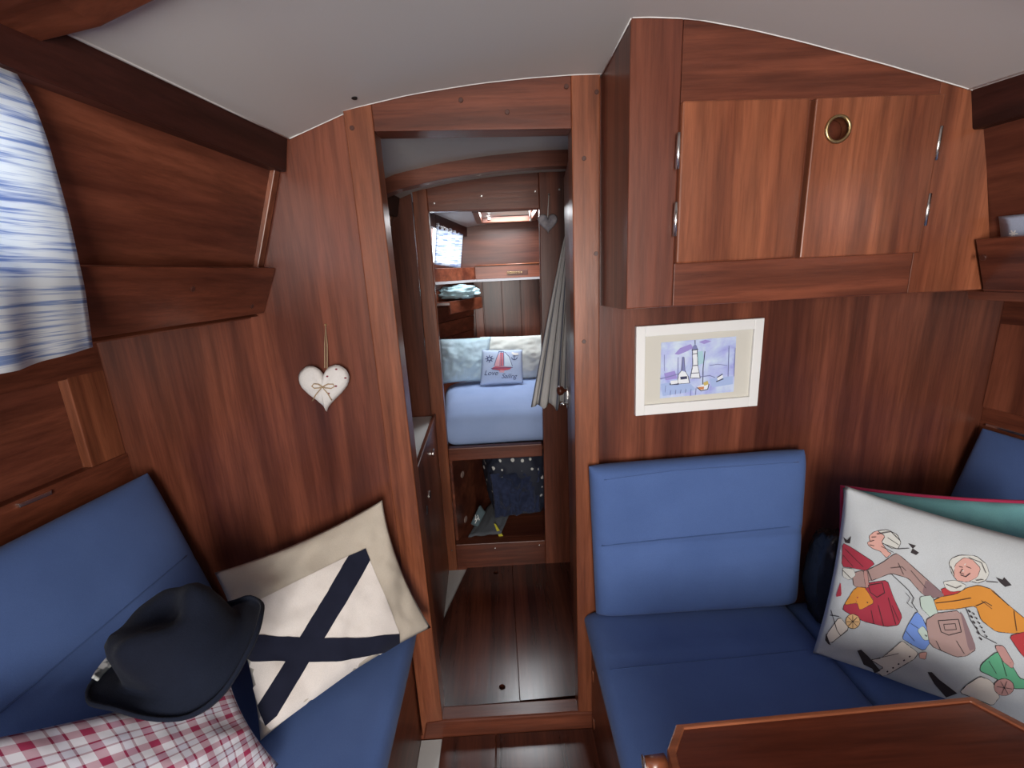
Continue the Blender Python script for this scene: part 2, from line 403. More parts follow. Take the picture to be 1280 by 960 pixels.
# ------------------------------------------------------------------ deckhead profile
PROF = [(-.95, 1.745), (-.60, 1.800), (-.483, 1.819), (-.343, 1.869), (-.18, 1.897), (-.02, 1.914), (.10, 1.921), (.2, 1.924), (.30, 1.923), (.378, 1.918), (.48, 1.899), (.584, 1.875), (.75, 1.832), (.916, 1.786), (1.05, 1.745), (1.3, 1.66)]
def ceil(x, y=0.):
    z = PROF[0][1]
    for (a, p), (b, q) in zip(PROF, PROF[1:]):
        if a <= x <= b: z = p+(q-p)*(x-a)/(b-a); break
    else: z = PROF[-1][1] if x > 1 else PROF[0][1]
    return z-.05*max(0, y)
def arch(x0, x1, y, n=14, up=.004): return [(x0+(x1-x0)*i/n, ceil(x0+(x1-x0)*i/n, y)+up) for i in range(n+1)]
K = .1065       # the boat's sides draw together towards the bow

# ------------------------------------------------------------------ structure: deckhead
xs = [-.95+.05*i for i in range(46)]; ys = [-2.5, -1.6, -.8, 0, .4, .83, 1.25, 1.7, 2.1]
vs = []; fs = []
for t in (0, .03):
    for y in ys:
        for x in xs: vs.append((x, y, ceil(x, y)+t))
nx, ny = len(xs), len(ys)
HOLE = (1.28, 1.76, -.08, .215)
for j in range(ny-1):
    for i in range(nx-1):
        a = j*nx+i; q = (a, a+1, a+nx+1, a+nx); fs.append(q); fs.append(tuple(k+nx*ny for k in q[::-1]))
for i in range(nx-1):
    for j in (0, ny-1): a = j*nx+i; fs.append((a, a+1, a+1+nx*ny, a+nx*ny))
for j in range(ny-1):
    for i in (0, nx-1): a = j*nx+i; fs.append((a, a+nx, a+nx+nx*ny, a+nx*ny))
ceiling = mk('ceiling', vs, fs, PAINT, None, True)
tag(ceiling, 'off-white painted arched deckhead over the whole cabin', 'ceiling', None, 'structure')
disc('screw_hole', onZ(445, 125, 1.876)-V((0, .012, 0)), (0, -.1, -1), .0065, .004, BLACK, ceiling, 10)  # black disc painted in for the shade inside a small hole
def bead(x0, x1, y, name='caulk_bead', n=16): return tube(name, [(x, y, z-.004) for x, z in arch(x0, x1, y, n)], .0014, CAULK, ceiling, 5)
bead(-.483, -.345, -.002); bead(-.345, .262, -.020); bead(.266, .93, -.257, n=22)
tube('caulk_bead', [(.264, y, ceil(.264)-.001) for y in (-.002, -.255)], .0014, CAULK, ceiling, 5)
tube('caulk_bead', [(-.482+K*y, y, ceil(-.482+K*y)-.001) for y in (0, -.2, -.5, -.9)], .0014, CAULK, ceiling, 5)
tube('caulk_bead', [(.888-K*y, y, ceil(.888-K*y)-.001) for y in (-.25, -.5, -.9)], .0014, CAULK, ceiling, 5)

# ------------------------------------------------------------------ structure: saloon bulkhead
L = [(-.335, 0), (-1.14, 0), (-1.14, 1.40), (-.70, 1.43), (-.56, 1.83)]+[p for p in arch(-.53, -.335, 0, 6)]
o = plate('wall_fore_left', L, 0, .022, W_PAN); tag(o, 'reddish veneered bulkhead panel behind the hanging white heart', 'wall', None, 'structure')
Rr = [(.255, 0), (1.44, 0), (1.44, 1.42), (1.03, 1.43), (.92, 1.79)]+arch(.90, .255, 0, 12)
o = plate('wall_fore_right', Rr, 0, .022, W_PAN); tag(o, 'warm reddish veneered bulkhead panel behind the framed harbour picture', 'wall', None, 'structure')

# doorway frame
fr = thing('trim_1', (-.04, -.018, 0), 'varnished mahogany frame round the open doorway', 'door frame', None, 'structure')
y0, y1 = -.020, .045
jl = plate('jamb', [(-.330, 0), (-.258, 0), (-.276, 1.823), (-.276, ceil(-.276)+.003), (-.343, ceil(-.343)+.004)], y0, y1, W_TRZ, fr, bevel=.003)
jr = plate('jamb', [(.190, 0), (.258, 0), (.260, ceil(.26)+.003), (.192, ceil(.192)+.003), (.192, 1.80)], y0, y1, W_TRZ, fr, bevel=.003)
hd = plate('header', [(-.276, 1.823), (.192, 1.812)]+arch(.192, -.276, 0, 12), y0+.002, y1, W_TRX, fr, bevel=.002)
th_ = plate('threshold', [(-.330, -.01), (.258, -.01), (.240, .062), (.19, .066), (-.262, .066), (-.315, .060)], y0-.004, .030, W_TRX, fr, bevel=.006)
for px, py, par in ((440, 160, jl), (746, 115, jr), (730, 198, jr), (745, 317, jr), (730, 427, jr), (576, 125, hd), (708, 108, hd), (634, 140, hd)):
    disc('wood_plug', onY(px, py, y0-.0005), (0, -1, 0), .0055, .003, PLUG, par, 10)

# ------------------------------------------------------------------ floor
fl = thing('floor', (0, -1, 0), 'dark varnished cabin sole boards', 'floor', None, 'structure')
box('sole_base', -1.2, 1.45, -2.5, -.02, -.06, -.014, W_PANX, fl, 0)
box('sole_base', -1.0, .9, -.02, .86, -.06, .006, W_PANX, fl, 0)
box('sole_margin', -.334, -.266, -2.45, -.027, -.013, -.006, SOLE, fl, 0)
plate('sole_margin', [(-.33, .40), (-.23, .822), (-.34, .822)], .010, .020, SOLE, fl, plane='xy')
def board(p4, z, th=.018, mat=W_FLR): return slab('plank', [(x, y, z-th) for x, y in p4], (0, 0, th), mat, fl, .0015)
board([(-.262, -.026), (-.0875, -.026), (-.0875, -2.45), (-.262, -2.45)], 0)
board([(-.0845, -.026), (.30, -.026), (.30, -2.45), (-.0845, -2.45)], 0)
for k in range(3): board([(.303+k*.182, -.606), (.482+k*.182, -.606), (.482+k*.182, -2.45), (.303+k*.182, -2.45)], 0)
def poly_board(pts, z, th=.018, holes=()): return plate('plank', pts, z-th, z, W_FLR, fl, holes=holes, bevel=0 if holes else .0015, plane='xy')
def round_hole(c, rad=.012, n=16): return [(c[0]+rad*math.cos(2*math.pi*k/n), c[1]+rad*math.sin(2*math.pi*k/n)) for k in range(n)]
pb = poly_board([(-.330, .052), (-.0035, .062), (-.0085, .822), (-.232, .828), (-.326, .43)], .03, holes=[round_hole((-.063, .12)), round_hole(onZ(620, 716, .03))])
pc = poly_board([(-.0005, .062), (.33, .072), (.33, .82), (-.0055, .822)], .03)
box('plank', -.258, .188, .031, .050, .008, .029, W_FLR, fl, .001)

# ------------------------------------------------------------------ left side of the saloon
wl = thing('wall_left', (-.9, -1.2, .3), 'dark mahogany cabin side and hull lining on the curtain side', 'wall', None, 'structure')
# cabin side with the window opening (strips round the hole)
def side_pt(y, z, s=1):
    if s == 1: return V((-.527-(1.745-z)*.36+K*y, y, z))
    return V((.934+(1.715-z)*.30-K*y, y, z))
def side_panel(ya, yb, za, zb, s, par):
    q = [side_pt(ya, za, s), side_pt(yb, za, s), side_pt(yb, zb, s), side_pt(ya, zb, s)]
    return slab('lining_panel', q, (-.018*s, 0, 0), W_HULL, par, 0)
for s, par, ye in ((1, wl, 0.0),):
    side_panel(ye, -.545, 1.40, 1.80, 1, wl); side_panel(-.545, -1.10, 1.40, 1.47, 1, wl); side_panel(-.545, -1.10, 1.72, 1.80, 1, wl); side_panel(-1.10, -2.5, 1.40, 1.80, 1, wl)
runner('deck_edge_lining', [(-.63, 1.405), (-1.16, 1.355), (-1.16, 1.385), (-.66, 1.43)], 0, -2.5, K, W_TRY, wl)
runner('hull_lining', [(-1.085, 0), (-1.085, 1.40), (-1.12, 1.40), (-1.12, 0)], 0, -2.5, K, W_HULL, wl)
runner('hull_rail', [(-1.060, 1.28), (-1.060, 1.37), (-1.09, 1.37), (-1.09, 1.28)], 0, -2.5, K, W_TRY, wl, .002)
slab('hull_stile', [(-1.060-.095*K, -.095, 1.045), (-1.060, -.001, 1.045), (-1.060, -.001, 1.285), (-1.060-.095*K, -.095, 1.285)], (-.025, 0, 0), W_TRZ, wl)
lr = runner('locker_rail', [(-1.056, .80), (-1.056, 1.048), (-1.086, 1.048), (-1.086, .80)], 0, -2.5, K, W_TRY, wl, .002)
h0, h1 = onX(22, 632, -1.082), onX(63, 615, -1.075)
slab('hinge', [h0+V((.004, 0, -.006)), h1+V((.004, 0, -.006)), h1+V((.004, 0, .004)), h0+V((.004, 0, .004))], (-.012, 0, 0), STEEL, wl, .001)
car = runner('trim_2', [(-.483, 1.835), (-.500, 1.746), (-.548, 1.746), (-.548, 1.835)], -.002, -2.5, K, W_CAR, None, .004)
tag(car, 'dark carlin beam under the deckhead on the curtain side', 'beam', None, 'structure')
bt = slab('trim_3', [side_pt(-.004, 1.50)+V((.012, 0, 0)), side_pt(-.026, 1.50)+V((.012, 0, 0)), side_pt(-.026, 1.76)+V((.012, 0, 0)), side_pt(-.004, 1.76)+V((.012, 0, 0))], (-.016, 0, 0), W_TRZ, None, .002)
tag(bt, 'pale corner batten between cabin side and bulkhead', 'trim', None, 'structure')
# transverse deck beam
def beam(name, x0, x1, y, dep, hgt, mat, label):
    n = 16; bot = [(x, z-hgt) for x, z in arch(x0, x1, y, n, 0)]; top = arch(x1, x0, y, n, .004)
    o = plate(name, bot+top, y, y+dep, mat, None, bevel=.003); return tag(o, label, 'beam', None, 'structure')
beam('trim_4', -.70, 1.10, -.80, .26, .020, W_TRX, 'arched deck beam crossing the saloon deckhead')
# left shelf
sh = thing('side_shelf', (-.62, -1.2, 1.41), 'long shelf with slanted fiddle board under the striped curtain', 'shelf', 'side shelves')
runner('fiddle', [(-.565, 1.523), (-.614, 1.412), (-.634, 1.418), (-.585, 1.527)], -.002, -2.45, K, W_TRY, sh, .002)
runner('shelf_board', [(-.62, 1.416), (-.70, 1.416), (-.70, 1.428), (-.62, 1.428)], -.002, -2.45, K, W_TRY, sh)
for px, py in ((241, 361), (315, 383)):
    t = (py-334)/56.; d = onY(px, py, 0); yy = None
    # meet the slanted fiddle face
    bv = BVHTree.FromPolygons([V((-.565+K*y, y, 1.523)) for y in (0, -1)]+[V((-.614+K*y, y, 1.412)) for y in (-1, 0)], [(0, 1, 2, 3)])
    h, nn, _, _ = bv.ray_cast(EYE, ray(px, py).normalized())
    if h: disc('wood_plug', h, (.9, 0, -.35), .006, .003, PLUG, sh, 10)

# left window and curtain
win = thing('window_1', side_pt(-.86, 1.49), 'daylit cabin window behind the striped curtain', 'window', None, 'structure')
slab('pane', [side_pt(-.53, 1.45)+V((-.02, 0, 0)), side_pt(-1.12, 1.45)+V((-.02, 0, 0)), side_pt(-1.12, 1.74)+V((-.02, 0, 0)), side_pt(-.53, 1.74)+V((-.02, 0, 0))], (-.005, 0, 0), PANE, win, 0)
CE = [(0, onX(115, 434, -.608)), (.25, onX(105, 360, -.607)), (.53, onX(85, 270, -.602)), (.79, onX(60, 180, -.586)), (.90, onX(42, 130, -.576)), (1, onX(20, 92, -.568))]   # forward edge
def curt(u, v):     # u: towards the stern, v: upwards
    for (a, p), (b, q) in zip(CE, CE[1:]):
        if a <= v <= b: e = p+(q-p)*((v-a)/(b-a)); break
    fold = .010*math.sin(u*34+math.sin(v*3)*.5)*(.30+.5*(1-v))+.010*(1-math.cos(u*16))*(1-v)
    y = e.y-u*.60
    return V((e.x-u*.60*K+fold*min(1, u*10), y, e.z-.010*min(1, u*5)*(1-v)))
cu = thing('striped_curtain', (-.62, -.8, 1.40), 'blue and white striped linen curtain hanging over the side shelf', 'curtain', 'striped linen curtains')
sheet('curtain_cloth', curt, 70, 26, CURT, cu, .003)
tube('curtain_rod', [(-.508+K*y, y, 1.752) for y in (-.52, -1.2)], .005, STEEL, cu)
disc('rod_bracket', (-.600, -.515, 1.745), (.3, 1, 0), .014, .008, WHITE, cu, 12)

# ------------------------------------------------------------------ right side of the saloon
wr = thing('wall_right', (1.2, -1.2, .3), 'mahogany cabin side and hull lining beside the white print cushion', 'wall', None, 'structure')
side_panel(-.2, -.62, 1.38, 1.78, -1, wr); side_panel(-.62, -1.10, 1.38, 1.49, -1, wr); side_panel(-.62, -1.10, 1.70, 1.78, -1, wr); side_panel(-1.10, -2.5, 1.38, 1.78, -1, wr)
runner('deck_edge_lining', [(1.00, 1.400), (1.46, 1.365), (1.46, 1.39), (1.02, 1.425)], 0, -2.5, -K, W_TRY, wr)
runner('hull_lining', [(1.395, 0), (1.395, 1.41), (1.43, 1.41), (1.43, 0)], 0, -2.5, -K, W_HULL, wr)
runner('hull_rail', [(1.368, 1.285), (1.368, 1.385), (1.40, 1.385), (1.40, 1.285)], 0, -2.5, -K, W_TRY, wr, .002)
slab('hull_stile', [(1.368+.10*K, -.10, 1.05), (1.368, -.001, 1.05), (1.368, -.001, 1.29), (1.368+.10*K, -.10, 1.29)], (.025, 0, 0), W_PAN, wr)
runner('locker_rail', [(1.372, .80), (1.372, 1.052), (1.394, 1.052), (1.394, .80)], 0, -2.5, -K, W_TRY, wr, .002)
slab('hinge', [(1.374, -.02, .998), (1.392, -.19, .998), (1.392, -.19, 1.006), (1.374, -.02, 1.006)], (-.006, 0, 0), STEEL, wr, .001)
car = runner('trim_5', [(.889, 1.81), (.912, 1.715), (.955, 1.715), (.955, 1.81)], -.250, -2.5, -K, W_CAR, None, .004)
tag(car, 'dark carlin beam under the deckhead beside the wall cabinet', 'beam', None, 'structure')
sh2 = thing('side_shelf', (1.0, -1.3, 1.40), 'slanted fiddle shelf against the end of the wall cabinet', 'shelf', 'side shelves')
runner('fiddle', [(.952, 1.508), (.992, 1.400), (1.012, 1.404), (.972, 1.511)], -.262, -2.45, -K, W_TRY, sh2, .002)
runner('shelf_board', [(.99, 1.404), (1.06, 1.404), (1.06, 1.416), (.99, 1.416)], -.262, -2.45, -K, W_TRY, sh2)
disc('wood_plug', onY(1229, 322, -.285), (-1, -.1, -.3), .006, .004, PLUG, sh2, 10)
fc = thing('folded_linen', (1.02, -.45, 1.42), 'folded pale blue linen with a white star on the shelf beside the cabinet', 'linen')
q0, q1 = -.275, -.62
lin = puff('linen_fold', [(1.012-K*q1, q1, 1.425), (1.012-K*q0, q0, 1.425), (.976-K*q0, q0, 1.550), (.976-K*q1, q1, 1.550)], .006, FOLDB, fc, 16, .01, .5, .3, .001, 5, 3)
pr = Print(lin, 4); cx, cy = 1267, 292
for k in range(3):
    a = math.pi*k/3; dx, dy = math.cos(a)*5, math.sin(a)*4; pr.stroke([(cx-dx, cy-dy), (cx+dx, cy+dy)], 1.8, WHITE)
if pr.v: pr.done('star_print', fc)

win4 = thing('window_4', side_pt(-.86, 1.48, -1), 'cabin window above the fiddle shelf beside the cabinet', 'window', None, 'structure')
slab('pane', [side_pt(-.60, 1.47, -1)+V((.02, 0, 0)), side_pt(-1.12, 1.47, -1)+V((.02, 0, 0)), side_pt(-1.12, 1.72, -1)+V((.02, 0, 0)), side_pt(-.60, 1.72, -1)+V((.02, 0, 0))], (.005, 0, 0), base('clear_glass', (.9, .95, 1), .05, **{'Transmission Weight': 1.0}), win4, 0)
for ya, yb, za, zb in ((-.60, -.62, 1.47, 1.72), (-1.10, -1.12, 1.47, 1.72), (-.62, -1.10, 1.47, 1.49), (-.62, -1.10, 1.70, 1.72)):
    slab('window_frame', [side_pt(ya, za, -1), side_pt(yb, za, -1), side_pt(yb, zb, -1), side_pt(ya, zb, -1)], (-.010, 0, 0), W_TRY, win4, .002)
# aft end of the saloon, behind the camera: companionway opening
aft = plate('wall_aft', [(-1.5, -.02), (1.7, -.02), (1.7, 1.99), (-1.5, 1.99)], -2.5, -2.46, W_PAN, None, holes=[[(-.36, .83), (.46, .83), (.46, 1.75), (-.36, 1.75)]])
tag(aft, 'aft bulkhead with the open companionway', 'wall', None, 'structure')

# ------------------------------------------------------------------ wall cabinet
cb = thing('wall_cabinet', (.63, -.13, 1.39), 'mahogany wall cabinet with two doors above the framed picture', 'cabinet')
YF = -.255
plate('side_panel', [(YF+.012, 1.398), (0, 1.390), (0, ceil(.27)+.003), (YF+.012, ceil(.27)+.003)], .266, .284, W_PAN, cb, plane='yz', bevel=0)
slab('bottom_panel', [(.268, 0, 1.390), (1.03, 0, 1.394), (1.03, YF+.016, 1.403), (.268, YF+.016, 1.400)], (0, 0, .012), W_PANX, cb, 0)
plate('stile', [(.264, 1.399), (.361, 1.4005)]+arch(.361, .264, 0, 3), YF, YF+.018, W_PAN, cb, bevel=.003)
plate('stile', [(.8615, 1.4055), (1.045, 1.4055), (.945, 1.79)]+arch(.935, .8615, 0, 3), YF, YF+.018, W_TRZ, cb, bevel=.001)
plate('rail', [(.3612, 1.4005), (.8613, 1.4055), (.8613, 1.489), (.3612, 1.489)], YF, YF+.018, W_TRX, cb, bevel=.002)
plate('rail', [(.3612, 1.780), (.8613, 1.777)]+arch(.8613, .3612, 0, 12), YF, YF+.018, W_TRX, cb, bevel=.001)
box('center_stile', .600, .618, YF+.002, YF+.018, 1.489, 1.779, W_PAN, cb, 0)
d1 = plate('door', [(.360, 1.487), (.6035, 1.489), (.6035, 1.7785), (.360, 1.782)], YF-.014, YF+.006, W_TRZ, cb, bevel=.004)
hc = onY(1046, 162, YF-.012)
circ = [(hc.x+.0215*math.cos(2*math.pi*i/28), hc.z+.0215*math.sin(2*math.pi*i/28)) for i in range(28)]
d2 = plate('door', [(.6135, 1.487), (.862, 1.487), (.862, 1.776), (.6135, 1.7775)], YF-.014, YF+.006, W_TRZ, cb, holes=[circ], bevel=.0025)
ring('finger_ring', hc+V((0, -.003, 0)), (0, 1, 0), .0225, .0035, BRASS, d2)
tubev = [hc+V((.0225*math.cos(2*math.pi*i/24), y, .0225*math.sin(2*math.pi*i/24))) for y in (0, .05) for i in range(24)]
mk('hole_liner', tubev, [(i, (i+1) % 24, 24+(i+1) % 24, 24+i) for i in range(24)]+[tuple(range(24, 48))], W_PAN, d2, True)
for dd, xx, pts in ((d1, .3565, ((844, 168, 213), (840, 254, 296))), (d2, .8655, ((1170, 160, 202), (1155, 243, 283)))):
    for px, ya, yb in pts:
        za, zb = onY(px, ya, YF).z, onY(px-(6 if xx > .5 else 1), yb, YF).z
        hg = tube('hinge', [(xx, YF-.010, za), (xx, YF-.010, zb)], .0042, STEEL, dd, 10)

# ------------------------------------------------------------------ settees
sr = thing('settee_base', (.55, -.3, 0), 'mahogany seat base below the pale blue upright cushion', 'settee base', 'settee bases')
box('front_panel', .235, .253, -.60, -.004, -.005, .372, W_TRY, sr, .002)
box('aft_panel', .254, .842, -.60, -.582, -.012, .352, W_TRX, sr, .002)
box('seat_board', .235, .842, -.60, -.004, .353, .372, W_TRY, sr, .002)
for px, py in ((742, 919), (741, 845)):
    p = onX(px, py, .2345); p.z = max(p.z, .05); disc('hand_hole', p, (-1, 0, 0), .022, .003, W_TABE, sr, 14, rx=.011)
sr2 = thing('settee_base', (1.1, -1.2, 0), 'mahogany settee base along the hull below the white print cushion', 'settee base', 'settee bases')
box('front_panel', .848, .866, -2.4, -.004, -.012, .366, W_TRY, sr2, .002)
box('seat_board', .848, 1.365, -2.4, -.004, .347, .366, W_TRY, sr2, .002)
sl = thing('settee_base', (-.7, -1.2, 0), 'mahogany settee base below the saltire and plaid cushions', 'settee base', 'settee bases')
box('front_panel', -.353, -.335, -2.4, -.004, -.012, .372, W_TRY, sl, .002)
box('seat_board', -1.05, -.335, -2.4, -.004, .353, .372, W_TRY, sl, .002)

def cushion(name, corners, T, mat, label, cat, group=None, **k):
    o = puff(name, corners, T, mat, None, k.pop('n', 40), 0, k.pop('back', 1), boxy=k.pop('boxy', 9), **k); return tag(o, label, cat, group)
zs = .422
sca = cushion('seat_cushion', [(.213, -.615, zs), (.842, -.615, zs), (.842, -.012, zs), (.213, -.012, zs)], .049, BLUE, 'slate blue settee seat cushion beside the table', 'cushion', 'settee seat cushions', n=60, boxy=16, groove=[(.30, .012, .06)])
cushion('seat_cushion', [(.846, -1.5, zs-.006), (1.30, -1.5, zs-.006), (1.30, -.012, zs-.006), (.846, -.012, zs-.006)], .047, BLUE, 'dark blue seat cushion beneath the white print cushion', 'cushion', 'settee seat cushions', n=44, boxy=22)
cushion('seat_cushion', [(-.90, -1.6, zs), (-.308, -1.6, zs), (-.308, -.025, zs), (-.90, -.025, zs)], .049, BLUE, 'navy settee seat cushion beneath the saltire cushion', 'cushion', 'settee seat cushions', n=60, boxy=26)
# upright cushion on the right bulkhead
bl, br, tr, tl = onY(745, 762, -.045), onY(994, 742, -.045), onY(1005, 562, -.045), onY(736, 583, -.045)
bl.z = .468; br.z = .470
bc = cushion('back_cushion', [bl, br, tr, tl], .044, BLUE, 'pale blue back cushion standing against the bulkhead under the picture', 'cushion', 'settee back cushions', n=64, boxy=14, groove=[(.02, .05, .16)])
def seam(o, pts, r=.0016, mat=None, n=14):
    t = bvh_of(o); out = []
    for (a, b), (c, d) in zip(pts, pts[1:]):
        for k in range(n+1):
            h, nn, _, _ = t.ray_cast(EYE, ray(a+(c-a)*k/n, b+(d-b)*k/n).normalized())
            if h and (not out or (h-out[-1]).length > .003): out.append(h)
    if len(out) > 2: tube('seam', out, r, mat or BLUESEAM, o, 6)
BLUESEAM = fabric('blue_seam_thread', (.06, .11, .27))
seam(sca, [(752, 838), (919, 822), (1010, 812)], .0012); seam(bc, [(752, 682), (1001, 657)], .0022); seam(bc, [(755, 600), (846, 588), (1010, 577)], .0016, BLUE)
# left back cushion
def lx(z): return -.93+(.985-z)*.24
lbc = cushion('back_cushion', [(lx(.48)-.045-1.55*K, -1.6, .47), (lx(.48)-.045, -.035, .47), (lx(1.0)-.045, -.045, 1.003), (lx(1.0)-.045-1.55*K, -1.6, 1.003)], .047, BLUE,
        'long blue back cushion behind the navy hat', 'cushion', 'settee back cushions', n=64, boxy=9, groove=[(.0, .05, .14)])
seam(lbc, [(247, 683), (150, 765), (30, 866), (-60, 940)], .0022)
def rx(z): return 1.318-(.99-z)*.25
cushion('back_cushion', [(rx(.48)+.024, -.035, .47), (rx(.48)+.024+1.4*K, -1.45, .47), (rx(1.0)+.024+1.4*K, -1.45, .998), (rx(1.0)+.024, -.035, .998)], .026, BLUE,
        'blue back cushion against the hull behind the teal cushion', 'cushion', 'settee back cushions', n=44, boxy=9)

# ------------------------------------------------------------------ table
zt = .70
tb = thing('table', (.56, -.95, .0), 'varnished mahogany drop-leaf table with a raised lighter edge', 'table')
P = [onZ(845, 905, zt), onZ(1215, 870, zt), onZ(1285, 906, zt), V((.93, -1.12, zt)), V((.19, -1.12, zt)), onZ(834, 936, zt)]
pts = [(p.x, p.y) for p in P]; cxm = sum(p[0] for p in pts)/6; cym = sum(p[1] for p in pts)/6
def inset(d):
    return [(x+(cxm-x)*d/max(.01, math.hypot(cxm-x, cym-y)), y+(cym-y)*d/max(.01, math.hypot(cxm-x, cym-y))) for x, y in pts]
plate('table_top', inset(.010), zt-.030, zt-.004, W_TAB, tb, plane='xy')
tp = plate('edge_fiddle', pts, zt-.034, zt, W_TABE, tb, holes=[inset(.014)], plane='xy', bevel=.002)
box('pedestal', .50, .62, -1.05, -.85, -.005, zt-.028, W_TAB, tb, .004)
box('foot', .46, .66, -1.09, -.81, -.008, .02, W_TAB, tb, .003)
tube('leaf_support', [onZ(832, 953, .672), onZ(806, 957, .672)], .013, W_TABE, tb, 12)
tube('support_pin', [onZ(806, 957, .672), onZ(804, 957, .672)], .015, STEEL, tb, 12)

# ------------------------------------------------------------------ framed picture
pic = thing('framed_picture', onY(870, 513, 0), 'white framed watercolour of a lighthouse and sailing boats', 'picture')
C4 = [onY(794, 519.7, -.012), onY(945.8, 506.9, -.012), onY(955, 397.3, -.012), onY(795, 408.3, -.012)]
def lerp4(u, v): return C4[0]*(1-u)*(1-v)+C4[1]*u*(1-v)+C4[2]*u*v+C4[3]*(1-u)*v
def prect(u0, u1, v0, v1, yf, yb): 
    q = [lerp4(u0, v0), lerp4(u1, v0), lerp4(u1, v1), lerp4(u0, v1)]
    return [(p.x, yf, p.z) for p in q], (0, yb-yf, 0)
fu, fv = .072, .115
for nm, (a, b, c, d) in (('frame_side', (0, fu, 0, 1)), ('frame_side', (1-fu, 1, 0, 1)), ('frame_side', (fu, 1-fu, 0, fv)), ('frame_side', (fu, 1-fu, 1-fv, 1))):
    q, off = prect(a, b, c, d, -.016, -.0005); slab(nm, q, off, WHITE, pic, .0015)
MATC = base('cream_mount', (.66, .64, .57), .8)
q, off = prect(fu-.01, 1-fu+.01, fv-.01, 1-fv+.01, -.0065, -.003); mount = slab('mount', q, off, MATC, pic, 0)
def water_mat():
    m = base('watercolour_wash', (.6, .68, .88), .85); b = m.node_tree.nodes['Principled BSDF']
    v = coords(m, (1, 1, 1)); n = noisen(m, v, 14, 4, .6, .5); n2 = noisen(m, v, 26, 3, .6)
    r = ramp(m, [(.3, (.34, .36, .76)), (.45, (.52, .62, .88)), (.6, (.66, .78, .92)), (.8, (.80, .86, .94))]); lk(m, n, r.inputs['Fac'])
    r2 = ramp(m, [(.35, (.86, .80, .98)), (.65, (1, 1, 1))]); lk(m, n2, r2.inputs['Fac'])
    lk(m, mixc(m, 1., r.outputs['Color'], r2.outputs['Color'], 'MULTIPLY'), b.inputs['Base Color']); return m
def cp5(x, y): return (780+x/6., 380+y/6.)
aq = [onY(*cp5(*p), -.0075) for p in ((270, 708), (822, 658), (842, 243), (280, 290))]
art = slab('painting', aq, (0, .0015, 0), water_mat(), pic, 0)
INK = base('ink_line', (.05, .055, .12), .8); INK2 = base('ink_line_soft', (.22, .24, .48), .8); LILAC = base('lilac_wash', (.36, .30, .68), .85); AQW = base('pale_wash', (.84, .88, .93), .85); ORG_ = base('orange_hull', (.62, .25, .10), .8)
YLW = base('ochre_wash', (.62, .50, .16), .8); SEA = base('sea_wash', (.40, .52, .82), .85); MINT = base('mint_wash', (.42, .66, .74), .85)
pr = Print(art, 8)
def pp(pts, m): pr.poly([cp5(*p) for p in pts], m)
def ps(pts, wd, m): pr.stroke([cp5(*p) for p in pts], wd, m)
pp([(380, 375), (420, 330), (500, 300), (520, 330), (470, 355), (410, 380)], LILAC); pp([(560, 285), (610, 268), (655, 280), (600, 300)], LILAC)
pp([(300, 520), (380, 500), (400, 560), (310, 570)], LILAC); pp([(548, 360), (590, 350), (600, 440), (552, 460)], MINT)
pp([(275, 600), (350, 585), (500, 600), (540, 640), (480, 660), (290, 690)], SEA); pp([(640, 560), (815, 540), (815, 600), (660, 625)], SEA)
pp([(512, 335), (548, 330), (552, 460), (570, 555), (495, 560), (515, 460)], AQW); ps([(512, 335), (515, 460), (495, 555), (570, 555), (552, 460), (548, 330)], .9, INK)
pp([(510, 340), (516, 318), (532, 300), (546, 315), (550, 338)], INK2); ps([(532, 300), (532, 272)], .9, INK); ps([(508, 345), (552, 340)], 1.2, INK); ps([(510, 375), (550, 370)], .8, INK); ps([(514, 462), (552, 458)], 1, INK); ps([(500, 520), (560, 515)], .8, INK)
pp([(400, 555), (405, 530), (430, 500), (460, 510), (480, 545), (490, 590), (400, 598)], AQW); ps([(400, 598), (405, 530), (430, 500), (438, 400), (448, 400), (455, 500), (480, 545), (490, 590), (400, 598)], 1.0, INK)
pp([(432, 500), (438, 395), (446, 395), (456, 500)], INK2); pp([(420, 545), (470, 540), (472, 560), (422, 566)], INK); ps([(345, 600), (405, 598)], 2.2, INK); pp([(345, 575), (400, 570), (400, 595), (350, 602)], AQW)
ps([(605, 355), (592, 470), (588, 600)], .9, INK); pp([(545, 620), (580, 605), (632, 600), (625, 635), (575, 648), (550, 640)], AQW); pp([(552, 622), (598, 618), (596, 640), (560, 642)], ORG_); pp([(590, 590), (625, 575), (632, 600), (600, 612)], YLW)
ps([(545, 625), (575, 650), (625, 638), (634, 600)], 1.0, INK); ps([(785, 315), (782, 420), (778, 540)], .9, INK2); ps([(405, 400), (402, 540)], .7, INK2); ps([(300, 380), (300, 500)], .6, INK2); ps([(832, 330), (822, 540)], .6, INK2)
pp([(692, 545), (735, 530), (740, 550), (700, 575)], AQW); ps([(690, 580), (740, 560)], 1.3, INK); ps([(695, 550), (735, 525)], 1, INK)
ps([(275, 560), (330, 545), (400, 525)], .9, INK2); ps([(570, 545), (640, 535), (680, 550)], .9, INK2); ps([(640, 460), (700, 450), (770, 460)], .6, INK2)
for k in range(7): ps([(310+k*38, 610+(k*37 % 40)), (305+k*38, 660+(k*23 % 30))], .6, INK2)
pr.done('watercolour_drawing', pic)

